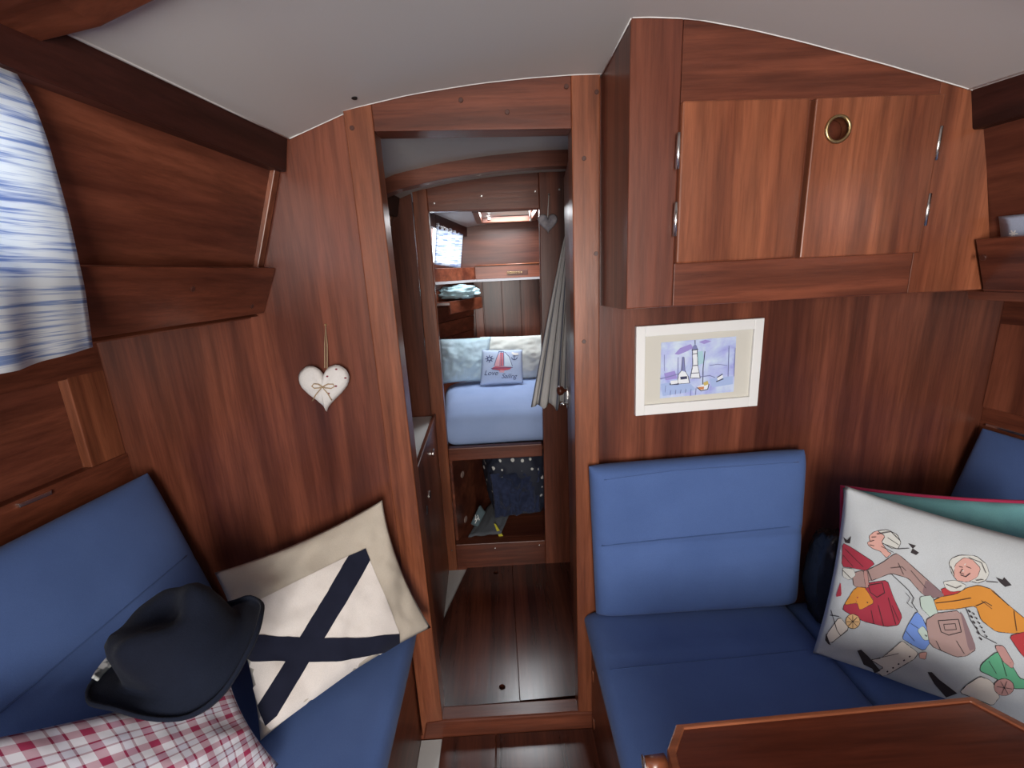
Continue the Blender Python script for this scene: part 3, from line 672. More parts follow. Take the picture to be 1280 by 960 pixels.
# ------------------------------------------------------------------ hanging hearts
def heart(name, c, wd, ht, T, mat, parent, skew=0.0, seed=1):
    N, R = 48, 9; vs = []; fs = []; c = V(c)
    def out(t):
        x = 16*math.sin(t)**3; z = 13*math.cos(t)-5*math.cos(2*t)-2*math.cos(3*t)-math.cos(4*t)
        return x/32.*wd, (z+2.5)/29.*ht
    for side in (-1, 1):
        for k in range(R+1):
            q = k/R
            for j in range(N):
                if k == R and side == 1: continue
                x, z = out(2*math.pi*j/N); h = T*(1-q**2.2)**.5*(1+.25*fbm((x*30, z*30, side), 1, seed))
                wr_ = 1+.03*fbm((math.cos(j*.26)*4, math.sin(j*.26)*4, 0), 1, seed)
                vs.append(c+V((x*q*wr_+skew*z*q, side*h, z*q*wr_)))
    off = (R+1)*N
    def I(side, k, j):
        j %= N
        return k*N+j if side < 0 or k == R else off+k*N+j
    for side in (-1, 1):
        for k in range(R):
            for j in range(N): fs.append((I(side, k, j), I(side, k, j+1), I(side, k+1, j+1), I(side, k+1, j)))
    return mk(name, vs, fs, mat, parent, True)
hc_ = onY(406, 486, -.022)
he = thing('hanging_heart', onY(405, 521, -.02), 'white stuffed fabric heart with twine bow on the bulkhead', 'ornament')
hb = heart('heart_body', hc_+V((0, 0, .0)), .135, .128, .019, HEARTW, he, .05)
tube('hanging_cord', [onY(406, 460, -.022), onY(406, 430, -.008), onY(407, 406, -.006), onY(409, 430, -.008), onY(409, 461, -.022)], .0014, TWINE, he, 6)
disc('pin', onY(407, 406, -.004), (0, -1, 0), .003, .006, BRASS, he, 8)
def cp3(x, y): return (350+x/6., 380+y/6.)
bvH = bvh_of(hb)
def on_heart(x, y, lift=.002):
    h, n_, _, _ = bvH.ray_cast(EYE, ray(*cp3(x, y)).normalized()); return (h if h else onY(*cp3(x, y), -.03))+V((0, -lift, 0))
tube('twine_bow', [on_heart(*p) for p in ((320, 620), (290, 600), (255, 598), (240, 615), (260, 632), (300, 628), (325, 618), (360, 600), (400, 600), (410, 618), (385, 632), (340, 628), (320, 620))], .0016, TWINE, he, 6)
tube('twine_bow', [on_heart(*p) for p in ((245, 725), (270, 680), (318, 622), (360, 670), (390, 720))], .0016, TWINE, he, 6)
pr = Print(hb, 5); DOTR = base('dark_red_dot', (.22, .03, .05), .8)
for x, y in ((355, 543), (422, 490), (490, 555), (420, 615), (365, 670), (490, 678), (430, 733), (367, 785), (385, 755), (470, 690)):
    pr.poly([cp3(x+10*math.cos(a*math.pi/3), y+7*math.sin(a*math.pi/3)) for a in range(6)], DOTR)
pr.done('heart_dots', he)['kind'] = 'stuff'

# ------------------------------------------------------------------ settee cushions (left)
# saltire cushion
A, B, Cq, Dq = V((-.582, -.402, .50)), V((-.246, -.105, .505)), V((-.352, -.062, .893)), onY(268, 716, -.10)
sc_ = thing('saltire_cushion', (-.5, -.2, .47), 'beige cushion with a white panel crossed by navy bands', 'cushion', 'loose cushions')
body = puff('cushion_body', [A, B, Cq, Dq], .055, BEIGE, sc_, 48, .085, .5, .50, .014, 6, 11)
def cpS(x, y): return (260+x/2.5267, 580+y/2.5267)
pr = Print(body, 9)
pr.poly([cpS(*p) for p in ((85, 425+60), (160, 430), (455, 285), (512, 305), (560, 420), (604, 536), (590, 566), (465, 658), (335, 752), (205, 848), (140, 780), (100, 640))], CREAM, .0022)
pr.done('white_panel', sc_)
pr = Print(body, 9)
pr.poly([cpS(*p) for p in ((445, 290), (497, 266), (513, 303), (440, 430), (320, 625), (218, 795), (182, 828), (160, 762), (245, 625), (350, 450))], NAVYTAPE, .0036)
pr.done('navy_band', sc_)
pr = Print(body, 9)
pr.poly([cpS(*p) for p in ((60, 545), (180, 541), (300, 548), (470, 548), (602, 535), (604, 562), (555, 592), (420, 622), (300, 626), (120, 622), (60, 618))], NAVYTAPE, .0044)
pr.done('navy_band', sc_)
# plaid cushion
pl_ = puff('plaid_cushion', [V((-.66, -.84, .505)), onZ(348, 955, .505), V((-.650, -.360, .615)), V((-.925, -.735, .905))], .045, PLAID, None, 44, .05, .6, .50, .010, 5, 21)
tag(pl_, 'red and white plaid cushion under the navy hat', 'cushion', 'loose cushions')

# navy hat
HC = onZ(236, 816, .758); ht = thing('bucket_hat', HC, 'navy wool brimmed hat resting on the plaid cushion', 'hat')
tl_n = (V((-.20, -.24, 1))).normalized(); xa = V((1, .1, 0)); xa = (xa-tl_n*xa.dot(tl_n)).normalized(); ya = tl_n.cross(xa)
def hatgeo(prof, amp, seed, N=56):
    vs = []; fs = []
    for i, (r, z, wv) in enumerate(prof):
        for j in range(N):
            a = 2*math.pi*j/N
            rr = r*(1+.05*math.cos(2*a)+amp*fbm((math.cos(a)*1.5, math.sin(a)*1.5, z*9), 1, seed))
            zz = z+wv*(.6*math.sin(2*a+.6)+.4*math.sin(3*a+2)+.9*max(0, -math.cos(a-.3)))
            rr *= .86; zz *= .92; p = HC+xa*(rr*math.cos(a)*1.06)+ya*(rr*math.sin(a)*.92)+tl_n*(zz+(.020 if z > .08 else .008)*fbm((rr*13*math.cos(a), rr*13*math.sin(a), z*6), 1.3, seed))
            vs.append(p)
    M = len(prof)
    for i in range(M-1):
        for j in range(N): fs.append((i*N+j, i*N+(j+1) % N, (i+1)*N+(j+1) % N, (i+1)*N+j))
    return vs, fs, N, M
v_, f_, N_, M_ = hatgeo([(.158, .002, .026), (.161, -.003, .026), (.158, -.008, .026), (.142, -.003, .018), (.124, .003, .008), (.114, .010, .002), (.110, .028, 0), (.107, .06, 0), (.102, .095, 0), (.094, .120, 0), (.080, .134, 0), (.055, .130, 0), (.028, .114, 0), (.006, .108, 0)], .09, 5)
f_.append(tuple(range((M_-1)*N_, M_*N_)))
hat = mk('hat_shell', v_, f_, HATM, ht, True)
so = hat.modifiers.new('thickness', 'SOLIDIFY'); so.thickness = .005; so.offset = -1
# pale lining turned up along the far side of the brim
def brim_pt(a, r, dz): 
    zz = .022*(.6*math.sin(2*a+.6)+.4*math.sin(3*a+2)+.9*max(0, -math.cos(a-.3)))
    return HC+xa*(r*math.cos(a)*1.06)+ya*(r*math.sin(a)*.92)+tl_n*(zz+dz)
LINM = base('hat_lining_print', (.62, .64, .62), .8); b = LINM.node_tree.nodes['Principled BSDF']
rr_ = ramp(LINM, [(.42, (.10, .12, .13)), (.5, (.66, .68, .66))]); lk(LINM, noisen(LINM, coords(LINM, (1, 1, 1)), 38, 2), rr_.inputs['Fac']); lk(LINM, rr_.outputs['Color'], b.inputs['Base Color'])
sheet('hat_lining', lambda u, v: brim_pt(2.15+u*1.25, .143+.016*math.sin(u*math.pi)*v+.002*v, .002+.014*v), 18, 4, LINM, ht, .003)

# ------------------------------------------------------------------ settee cushions (right)
# teal cushion behind, crimson piping
tA, tB, tC, tD = V((.93, -.085, .49)), V((1.235, -.43, .49)), V((1.275, -.40, .885)), V((.885, -.055, .930))
tD = onY(1052, 608, -.16); tA = V((tD.x+.01, -.19, .48)); tC = onX(1300, 628, 1.19); tB = V((tC.x-.01, tC.y-.03, .48))
tc = thing('teal_cushion', (1.05, -.22, .47), 'teal cushion with crimson piping tucked behind the white print cushion', 'cushion', 'loose cushions')
TC = puff('cushion_body', [tA, tB, tC, tD], .040, TEAL, tc, 34, .035, 1., .45, .010, 8, 31)
edge = []
def epar(a, b, pinch=.035):
    a2 = a*(1-pinch*(1-b*b)); b2 = b*(1-pinch*(1-a*a)); u, v = (a2+1)/2, (b2+1)/2
    return tA*(1-u)*(1-v)+tB*u*(1-v)+tC*u*v+tD*(1-u)*v
for k in range(16): edge.append(epar(-1+k/8, 1))
for k in range(16): edge.append(epar(1, 1-k/8))
for k in range(16): edge.append(epar(1-k/8, -1))
for k in range(16): edge.append(epar(-1, -1+k/8))
tube('piping', edge, .0042, REDPIPE, tc, 8, True)
# white print cushion
wA = onZ(1016, 816, .492); wD = onY(1056, 607, -.262); wB = onZ(1330, 935, .50); wC = onX(1400, 700, 1.13)
wB = V((1.10, -.52, .50)); wC = V((1.17, -.50, .90))
pc_ = thing('print_cushion', (.95, -.35, .47), 'white cushion printed with a row of bewigged gentlemen in coats', 'cushion', 'loose cushions')
PB = puff('cushion_body', [wA, wB, wC, wD], .062, PRINTWHITE, pc_, 50, .045, .5, .52, .008, 5, 41)
def cpW(x, y): return (1020+x/3.2, 600+y/3.2)
def pm(n, c): return base('print_'+n, c, .85)
P_RED, P_MAU, P_MAUD, P_ORA, P_BLU, P_GRN = pm('crimson', (.36, .030, .055)), pm('mauve', (.36, .24, .22)), pm('mauve_dark', (.22, .14, .15)), pm('orange', (.62, .25, .035)), pm('blue', (.16, .28, .66)), pm('green', (.10, .36, .20))
P_SKIN, P_WIG, P_INK, P_TAN, P_STK, P_PNK, P_CUF, P_REDL = pm('skin', (.62, .34, .29)), pm('wig', (.58, .58, .54)), pm('ink', (.03, .022, .025)), pm('tan', (.66, .42, .20)), pm('stocking', (.68, .62, .55)), pm('rose_brown', (.45, .24, .22)), pm('cuff', (.46, .56, .50)), pm('scarlet', (.42, .035, .04))
def soft(q, it=1):
    for _ in range(it):
        n = len(q); out = []
        for k in range(n):
            (ax, ay), (bx, by) = q[k], q[(k+1) % n]
            out += [(ax*.87+bx*.13, ay*.87+by*.13), (ax*.13+bx*.87, ay*.13+by*.87)]
        q = out
    return q
def figure(shapes, strokes):
    pr = Print(PB, 8)
    for m, pts, oc in shapes:
        q = soft([cpW(*p) for p in pts]) if m is not P_INK else [cpW(*p) for p in pts]; pr.poly(q, m)
        if oc: pr.stroke(q, oc, P_INK, True)
    for wd, pts in strokes: pr.stroke([cpW(*p) for p in pts], wd, P_INK)
    if pr.v: pr.done('printed_figure', pc_)
def circ_(cx, cy, r, n=14, sy=1): return [(cx+r*math.cos(2*math.pi*i/n), cy+r*sy*math.sin(2*math.pi*i/n)) for i in range(n)]
figure([(P_RED, [(108, 252), (140, 268), (238, 332), (200, 362), (150, 352), (104, 345)], .8),
        (P_RED, [(215, 410), (285, 400), (310, 470), (345, 545), (330, 580), (280, 586), (190, 565), (108, 520), (112, 500), (150, 450), (170, 430)], .9),
        (P_ORA, [(150, 440), (185, 415), (235, 490), (175, 520), (165, 490), (112, 500)], .7), (P_TAN, circ_(148, 565, 29), .8),
        (P_STK, [(95, 545), (135, 595), (66, 648), (42, 645), (45, 615)], .8), (P_INK, [(112, 228), (126, 240), (142, 224), (137, 254), (118, 250)], 0),
        (P_INK, [(42, 612), (60, 660), (50, 655), (38, 640)], 0), (P_RED, [(80, 468), (100, 405), (104, 462)], 0), (P_WIG, [(108, 350), (150, 355), (160, 380), (135, 400), (108, 385)], .5)],
       [(.9, [(210, 420), (265, 410), (275, 450), (245, 468), (218, 448), (210, 420)]), (.8, [(62, 520), (85, 600), (100, 622)]), (.7, [(65, 650), (125, 600)]), (1.2, [(205, 487), (207, 490)]),
        (.6, [(148, 540), (148, 590)]), (.6, [(124, 565), (172, 565)]), (.6, [(131, 548), (165, 582)]), (.6, [(165, 548), (131, 582)]), (.7, [(290, 470), (320, 575)]), (.7, [(250, 500), (270, 580)]), (.6, [(222, 520), (232, 572)]), (.6, [(305, 500), (332, 560)]), (.6, [(120, 275), (190, 345)]), (.6, [(112, 300), (150, 345)]), (.8, [(60, 540), (95, 545)]), (.7, [(110, 360), (145, 395)])])
figure([(P_SKIN, [(205, 250), (216, 245), (212, 225), (230, 208), (252, 202), (280, 225), (264, 252), (288, 286), (302, 292), (282, 312), (258, 285), (228, 275), (210, 262)], .7),
        (P_WIG, [(245, 203), (285, 198), (325, 218), (340, 250), (328, 275), (300, 272), (262, 248), (277, 224)], .9),
        (P_INK, [(368, 252), (400, 262), (388, 274), (412, 290), (400, 300), (378, 290), (386, 274)], 0),
        (P_MAU, [(318, 292), (345, 308), (520, 465), (450, 472), (415, 445), (370, 392), (300, 372), (215, 405), (195, 385), (205, 360), (265, 330)], .9),
        (P_MAUD, [(440, 395), (520, 465), (450, 472), (425, 450)], 0),
        (P_MAU, [(145, 372), (190, 360), (214, 408), (204, 430), (152, 425)], .8), (P_PNK, [(190, 362), (206, 362), (214, 425), (200, 432)], .5),
        (P_BLU, [(402, 525), (425, 548), (465, 635), (432, 682), (375, 652), (345, 632), (368, 580)], .9), (P_CUF, [(428, 580), (466, 636), (432, 640), (405, 600)], .5),
        (P_MAU, [(478, 532), (575, 520), (640, 675), (600, 702), (560, 706), (455, 660), (438, 560)], .9), (P_MAUD, [(575, 522), (590, 540), (642, 672), (610, 682)], 0),
        (P_STK, [(345, 640), (410, 690), (392, 715), (270, 785), (240, 762), (272, 748), (218, 716), (262, 710), (318, 665)], .9),
        (P_INK, [(165, 680), (180, 675), (212, 705), (246, 745), (272, 775), (245, 787), (225, 752), (190, 735)], 0), (P_SKIN, [(412, 690), (445, 685), (438, 715), (415, 710)], .6)],
       [(.9, [(328, 275), (372, 272)]), (.7, [(265, 252), (325, 275)]), (.7, [(262, 265), (310, 288)]), (.7, [(288, 230), (330, 258)]), (.7, [(217, 245), (232, 240)]), (.7, [(215, 258), (232, 262)]), (.9, [(488, 560), (568, 555), (580, 605), (530, 618), (500, 605), (488, 560)]), (.7, [(510, 575), (555, 572), (560, 595), (515, 598), (510, 575)]),
        (.9, [(300, 372), (330, 400), (372, 440), (392, 470), (385, 490), (408, 525)]), (.6, [(360, 450), (378, 470), (365, 490), (388, 510)]), (.7, [(218, 716), (330, 690)]), (.8, [(225, 400), (210, 362)]), (.6, [(300, 350), (345, 345), (360, 360)]), (.6, [(330, 330), (350, 375)]), (.6, [(380, 360), (440, 430)]), (.7, [(560, 640), (590, 690)]), (.7, [(480, 640), (500, 680)]), (.6, [(380, 570), (410, 590)]), (.6, [(360, 600), (395, 640)]), (.9, [(245, 215), (300, 205), (335, 240)]), (.7, [(222, 228), (240, 226)])]
       + [(1.8, [(285+k*22, 762-k*15), (288+k*22, 760-k*15)]) for k in range(5)] + [(1.5, [(440, 618), (443, 620)])])
figure([(P_WIG, [(532, 330), (545, 312), (575, 300), (640, 303), (680, 335), (692, 372), (680, 400), (650, 412), (620, 405), (560, 398), (542, 372)], .9),
        (P_SKIN, [(550, 385), (556, 338), (590, 310), (625, 318), (658, 352), (645, 388), (605, 408), (565, 402)], .7),
        (P_INK, [(718, 388), (745, 398), (752, 388), (782, 420), (755, 427), (735, 410)], 0),
        (P_REDL, [(498, 432), (600, 425), (570, 455), (510, 466)], .6), (P_WIG, [(508, 405), (558, 400), (602, 420), (585, 442), (540, 446), (518, 432)], .5),
        (P_ORA, [(600, 432), (650, 420), (700, 435), (770, 500), (845, 562), (845, 605), (790, 612), (720, 606), (660, 560), (640, 502), (560, 515), (478, 520), (470, 480), (500, 466), (560, 455)], .9),
        (P_CUF, [(415, 466), (464, 460), (490, 540), (460, 550), (420, 510)], .7), (P_REDL, [(770, 622), (845, 602), (845, 720), (815, 690)], .7),
        (P_GRN, [(660, 735), (720, 685), (760, 702), (812, 790), (845, 800), (845, 832), (790, 832), (700, 782), (655, 762)], .9), (P_PNK, [(712, 660), (748, 660), (790, 730), (782, 752), (745, 722)], .7),
        (P_STK, [(655, 782), (700, 800), (735, 862), (705, 900), (640, 872), (575, 848), (600, 820)], .9), (P_PNK, circ_(750, 825, 40, 14, .85), .8),
        (P_INK, [(445, 765), (462, 765), (492, 795), (565, 850), (520, 866), (472, 812)], 0)],
       [(.9, [(680, 405), (725, 408)]), (.8, [(572, 345), (585, 348)]), (.8, [(600, 345), (618, 352)]), (1.0, [(578, 378), (598, 385), (615, 372)]), (.8, [(585, 355), (575, 370), (590, 375)]), (.9, [(640, 502), (675, 485), (700, 500)]), (.7, [(660, 480), (700, 512)]), (.7, [(700, 440), (770, 500)]),
        (.8, [(600, 510), (620, 560), (660, 620), (720, 650)]), (.6, [(690, 720), (720, 770)]), (.6, [(740, 710), (760, 780)]), (.7, [(790, 520), (800, 600)]), (.7, [(480, 490), (560, 480), (620, 470)]), (.7, [(610, 310), (660, 330), (678, 370)]), (.7, [(540, 345), (552, 375)]), (.8, [(640, 400), (668, 396)]), (.7, [(520, 415), (560, 430), (580, 420)]), (.6, [(760, 800), (740, 850)]), (.6, [(720, 820), (780, 830)]), (.6, [(735, 800), (765, 850)])]
       + [(2.2, [(612+k*9, 520+k*22), (616+k*9, 524+k*22)]) for k in range(6)] + [(1.8, [(630+k*10, 530+k*18), (633+k*10, 533+k*18)]) for k in range(6)])
# black plastic bag between the cushions
bg = thing('plastic_bag', (.90, -.08, .47), 'crumpled black plastic bag stuffed beside the white print cushion', 'bag')
blob('bag_film', (.895, -.118, .612), (.050, .055, .142), BAGP, bg, .13, 5, 3, 30, .7)

# ------------------------------------------------------------------ passage beyond the doorway
Y2 = .826
w2 = plate('wall_inner_left', [(-1.0, 0), (-.35, 0), (-.35, ceil(-.35, Y2)+.004), (-.47, 1.80), (-.60, 1.42), (-1.0, 1.40)], Y2+.006, Y2+.022, W_PAN); tag(w2, 'narrow veneered panel beside the inner doorway', 'wall', None, 'structure')
w2 = plate('wall_inner_right', [(.29, 0), (1.0, 0), (1.0, 1.70), (.29, ceil(.29, Y2)+.003)], Y2+.006, Y2+.022, W_PAN); tag(w2, 'dark panel beside the hanging striped towel', 'wall', None, 'structure')
f2 = thing('trim_6', (-.05, Y2, 0), 'dark mahogany frame round the sleeping cabin opening', 'door frame', None, 'structure')
s1 = plate('stile', [(-.355, .02), (-.286, .02), (-.281, 1.748), (-.281, ceil(-.281, Y2)+.003), (-.341, ceil(-.341, Y2)+.003)], Y2-.012, Y2+.03, W_TRZ, f2, bevel=.003)
s2 = plate('stile', [(.166, .02), (.30, .02), (.30, ceil(.30, Y2)+.003), (.188, ceil(.188, Y2)+.003), (.186, 1.742)], Y2-.012, Y2+.03, W_PAN, f2, bevel=.003)
hd2 = plate('header', [(-.281, 1.749), (.187, 1.742)]+arch(.187, -.281, Y2, 12), Y2-.010, Y2+.03, W_TRX, f2, bevel=.003)
sp = plate('sill_panel', [(-.286, .012), (.167, .012), (.167, .162), (-.286, .166)], Y2-.010, Y2+.03, W_TRX, f2, bevel=.003)
for px, py in ((602, 245), (543, 254), (669, 239), (699, 237), (653, 0)):
    if py: disc('screw_head', onY(px, py, Y2-.012), (0, -1, 0), .004, .003, STEEL, hd2, 8)
for px, py in ((565, 688), (619, 685), (674, 681)): disc('screw_head', onY(px, py, Y2-.012), (0, -1, 0), .004, .003, STEEL, sp, 8)
beam('trim_7', -.50, .42, .53, .055, .052, W_TRX, 'arched deck beam over the passage beyond the doorway')
# passage cabin side
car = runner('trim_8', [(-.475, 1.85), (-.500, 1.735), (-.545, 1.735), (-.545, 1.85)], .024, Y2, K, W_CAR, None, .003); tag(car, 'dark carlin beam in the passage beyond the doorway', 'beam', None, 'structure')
pl2 = thing('wall_passage_left', (-.6, .4, .9), 'dark cabin side above the white worktop', 'wall', None, 'structure')
slab('lining_panel', [side_pt(.024, 1.36), side_pt(Y2, 1.36), side_pt(Y2, 1.80), side_pt(.024, 1.80)], (-.018, 0, 0), W_HULL, pl2, 0)
box('lining_panel', -1.05, -.98, .024, Y2, 0, 1.42, W_HULL, pl2, 0)
slab('lining_panel', [(-.66, .024, 1.37), (-1.02, .024, 1.34), (-1.02, Y2, 1.34), (-.56, Y2, 1.37)], (0, 0, .015), W_HULL, pl2, 0)
bt = slab('corner_batten', [side_pt(Y2+.004, 1.47)+V((.012, 0, 0)), side_pt(Y2-.022, 1.47)+V((.012, 0, 0)), side_pt(Y2-.022, 1.75)+V((.012, 0, 0)), side_pt(Y2+.004, 1.75)+V((.012, 0, 0))], (-.016, 0, 0), W_TRZ, pl2, .002)
o = box('wall_passage_right', .345, .365, .024, Y2+.01, -.01, 1.92, W_PAN, None, 0); tag(o, 'dark locker side behind the open passage door', 'wall', None, 'structure')
# worktop
ct = thing('washstand', (-.6, .4, 0), 'dark wooden washstand with a white worktop beyond the doorway', 'cabinet')
ctf = slab('front_panel', [(-.303, .10, -.01), (-.330, Y2-.006, -.01), (-.330, Y2-.006, .835), (-.303, .10, .835)], (-.018, 0, 0), W_PAN, ct, .002)
slab('worktop', [(-.318, .06, .838), (-.340, Y2-.006, .838), (-.97, Y2-.006, .838), (-.97, .06, .838)], (0, 0, .012), WHITE, ct, .001)
slab('worktop_edge', [(-.299, .06, .828), (-.325, Y2-.006, .828), (-.325, Y2-.006, .862), (-.299, .06, .862)], (-.016, 0, 0), W_TRY, ct, .003)
for px, py in ((542, 566), (537, 619), (533, 638)):
    p = onX(px, py, -.3135); 
    disc('ring_pull', p, (1, 0, 0), .018, .006, STEEL, ct, 14, rx=.018)
# open door
dr = thing('door_1', (.21, .05, .03), 'mahogany passage door swung open against the locker side', 'door', None, 'structure')
d0, d1_ = V((.205, .050, 0)), V((.246, .50, 0)); dn = V((d1_.y-d0.y, -(d1_.x-d0.x), 0)).normalized()
q = [V((d0.x, d0.y, .045)), V((d1_.x, d1_.y, .045)), V((d1_.x, d1_.y, 1.80)), V((d0.x, d0.y, 1.80))]
slab('door_leaf', q, dn*.022, W_PAN, dr, .003)
kp = onY(706, 488, .455); kp.x = .2415
disc('lock_plate', kp+V((-.002, 0, -.03)), -dn, .045, .004, STEEL, dr, 16, rx=.018)
tube('door_knob', [kp+V((.002, 0, 0)), kp+V((-.012, 0, 0)), kp+V((-.020, 0, 0)), kp+V((-.034, 0, 0)), kp+V((-.042, 0, 0))], [.006, .006, .017, .019, .010], W_TRX, dr, 14)
tube('latch_bolt', [kp+V((.0, .0, -.055)), kp+V((-.03, 0, -.055))], .005, STEEL, dr, 8)
# grey heart
h2 = thing('hanging_heart', onY(685, 293, Y2-.03), 'small grey marbled heart hanging in the inner doorway', 'ornament')
heart('heart_body', onY(685, 280, Y2-.028), .082, .080, .013, HEARTG, h2, 0, 4)
tube('hanging_cord', [onY(684.5, 272, Y2-.030), onY(686, 243, Y2-.016)], .0016, HEARTW, h2, 6)
tube('pin', [onY(686, 243, Y2-.012), onY(686, 243, Y2-.022)], .004, STEEL, h2, 8)
# striped towel
def tow(u, v):      # u across, v down
    yb = Y2-.045
    xl = .288+(.118-.288)*v**.92; xr = .312+(.285-.312)*v
    zt_, zb_ = 1.625, .885+(-.035+.05*abs(math.sin(u*9)))*1*u
    x = xl+(xr-xl)*u; z = zt_+(zb_-zt_)*v
    y = yb-.004-.014*math.sin(u*19+v*1.3)*(.25+v*.75)+.006*math.sin(u*41)*v
    return V((x, y, z))
tw = thing('striped_towel', (.2, Y2-.05, .86), 'off-white striped linen towel hanging by the inner doorway', 'towel')
sheet('towel_cloth', tow, 60, 30, TOWEL, tw, .004, (1, 1))
tube('hook', [(.302, Y2-.010, 1.64), (.302, Y2-.05, 1.635), (.302, Y2-.055, 1.65)], .004, STEEL, tw, 8)

# ------------------------------------------------------------------ sleeping cabin
FC = [(-.415, Y2+.03), (-.352, 1.35), (-.225, 2.02)]      # cabin side line
fcw = thing('wall_bow_left', (-.4, 1.4, 1.0), 'dark lining of the bow cabin behind the pale curtain', 'wall', None, 'structure')
for (xa_, ya_), (xb_, yb_) in zip(FC, FC[1:]):
    slab('lining_panel', [(xa_-.05, ya_, 1.42), (xb_-.05, yb_, 1.42), (xb_+.02, yb_, 1.83), (xa_+.02, ya_, 1.83)], (-.018, -.004, 0), W_HULL, fcw, 0)
    slab('carlin', [(xa_+.03, ya_, 1.735), (xb_+.03, yb_, 1.735), (xb_+.035, yb_, 1.86), (xa_+.035, ya_, 1.86)], (-.04, -.005, 0), W_CAR, fcw, .003)
# hull planks below the shelf
HL = [V((-.66, .87, 0)), V((-.20, 2.0, 0))]
for k in range(9):
    z0 = .62+k*.098; z1 = z0+.0955
    slab('plank', [HL[0]+V((.07*(z0-1), 0, z0)), HL[1]+V((.07*(z0-1), 0, z0)), HL[1]+V((.07*(z1-1), 0, z1)), HL[0]+V((.07*(z1-1), 0, z1))], (-.02, .008, 0), W_TRY, fcw, .003)
slab('hull_backing', [HL[0]+V((-.035, .01, .5)), HL[1]+V((-.035, .01, .5)), HL[1]+V((-.02, .01, 1.45)), HL[0]+V((-.02, .01, 1.45))], (-.02, .008, 0), W_PAN, fcw, 0)
o = box('wall_bow', -.6, .8, 2.0, 2.02, .1, 1.86, W_PANX, None, 0); tag(o, 'dark end wall of the bow cabin above the pillows', 'wall', None, 'structure')
box('corner_post', -.175, -.118, 1.965, 2.0, .8, 1.445, W_PAN, o, .003)
for k in range(3): box('panel_board', -.112+k*.13, .014+k*.13, 1.985, 2.0, .8, 1.445, W_PAN, o, .002)
o = slab('wall_bow_right', [(.62, Y2+.03, .1), (.40, 2.0, .1), (.40, 2.0, 1.86), (.60, Y2+.03, 1.86)], (.02, 0, 0), W_HULL, None, 0); tag(o, 'dark lining on the far side of the bow cabin', 'wall', None, 'structure')
# bow shelf
bs = thing('bow_shelf', (.0, 1.8, 1.43), 'mahogany shelf with fascia across the bow cabin', 'shelf')
box('fascia', -.150, .42, 1.78, 1.798, 1.452, 1.535, W_TRX, bs, .003)
slab('fascia', [(-.395, 1.42, 1.452), (-.152, 1.79, 1.452), (-.152, 1.79, 1.528), (-.395, 1.42, 1.528)], (-.012, .012, 0), W_TRX, bs, .002)
tube('top_bead', [(-.145, 1.776, 1.537), (.42, 1.776, 1.537)], .004, W_TABE, bs, 6)
plate('shelf_board', [(-.40, 1.41), (-.148, 1.772), (.42, 1.772), (.42, 1.995), (-.25, 1.995), (-.40, 1.5)], 1.437, 1.452, base('grey_shelf_edge', (.34, .32, .33), .5), bs, plane='xy')
pq = onY(645, 340.5, 1.779)
box('name_plate', pq.x-.058, pq.x+.075, 1.776, 1.781, pq.z-.014, pq.z+.014, PLUG, bs, .001)
for k, (dx, hh) in enumerate(((-.052, .016), (-.036, .018), (-.024, .012), (-.012, .012), (.002, .010), (.018, .014), (.034, .010))):
    ring('brass_letter', (pq.x+dx, 1.7755, pq.z), (0, 1, 0), hh*.36, .0016, BRASS, bs, 12, 5)
# small shelf with aqua towel
ss = thing('corner_shelf', (-.28, 1.68, 1.27), 'small dark corner shelf holding the aqua towel', 'shelf')
plate('shelf_board', [(-.48, 1.40), (-.285, 1.42), (-.118, 1.81), (-.20, 1.93)], 1.318, 1.336, W_TRY, ss, plane='xy', bevel=.002)
slab('fascia', [(-.285, 1.418, 1.268), (-.117, 1.81, 1.268), (-.117, 1.81, 1.340), (-.285, 1.418, 1.340)], (-.014, .006, 0), W_TRY, ss, .002)
at = thing('folded_towel', (-.27, 1.62, 1.337), 'crumpled aqua towel on the small corner shelf', 'towel')
blob('towel_cloth', (-.262, 1.625, 1.385), (.120, .11, .036), AQUA, at, .35, 9, 8, 28, .8)
# curtain and window
w3 = thing('window_2', (-.36, 1.5, 1.52), 'daylit window behind the pale bow cabin curtain', 'window', None, 'structure')
slab('pane', [(-.364, 1.36, 1.56), (-.267, 1.86, 1.56), (-.240, 1.86, 1.735), (-.333, 1.36, 1.735)], (-.004, 0, 0), PANE, w3, 0)
cu2 = thing('striped_curtain', (-.34, 1.55, 1.55), 'short pale striped curtain at the bow cabin window', 'curtain', 'striped linen curtains')
sheet('curtain_cloth', lambda u, v: V((-.318+.096*u+.006*math.sin(u*40)-.030*(1-v), 1.36+.50*u, 1.548+v*(.212+.004*math.sin(u*30))-.02*u)), 50, 14, CURT, cu2, .003)
tube('curtain_rod', [(-.318, 1.35, 1.752), (-.220, 1.87, 1.734)], .004, STEEL, cu2, 6)
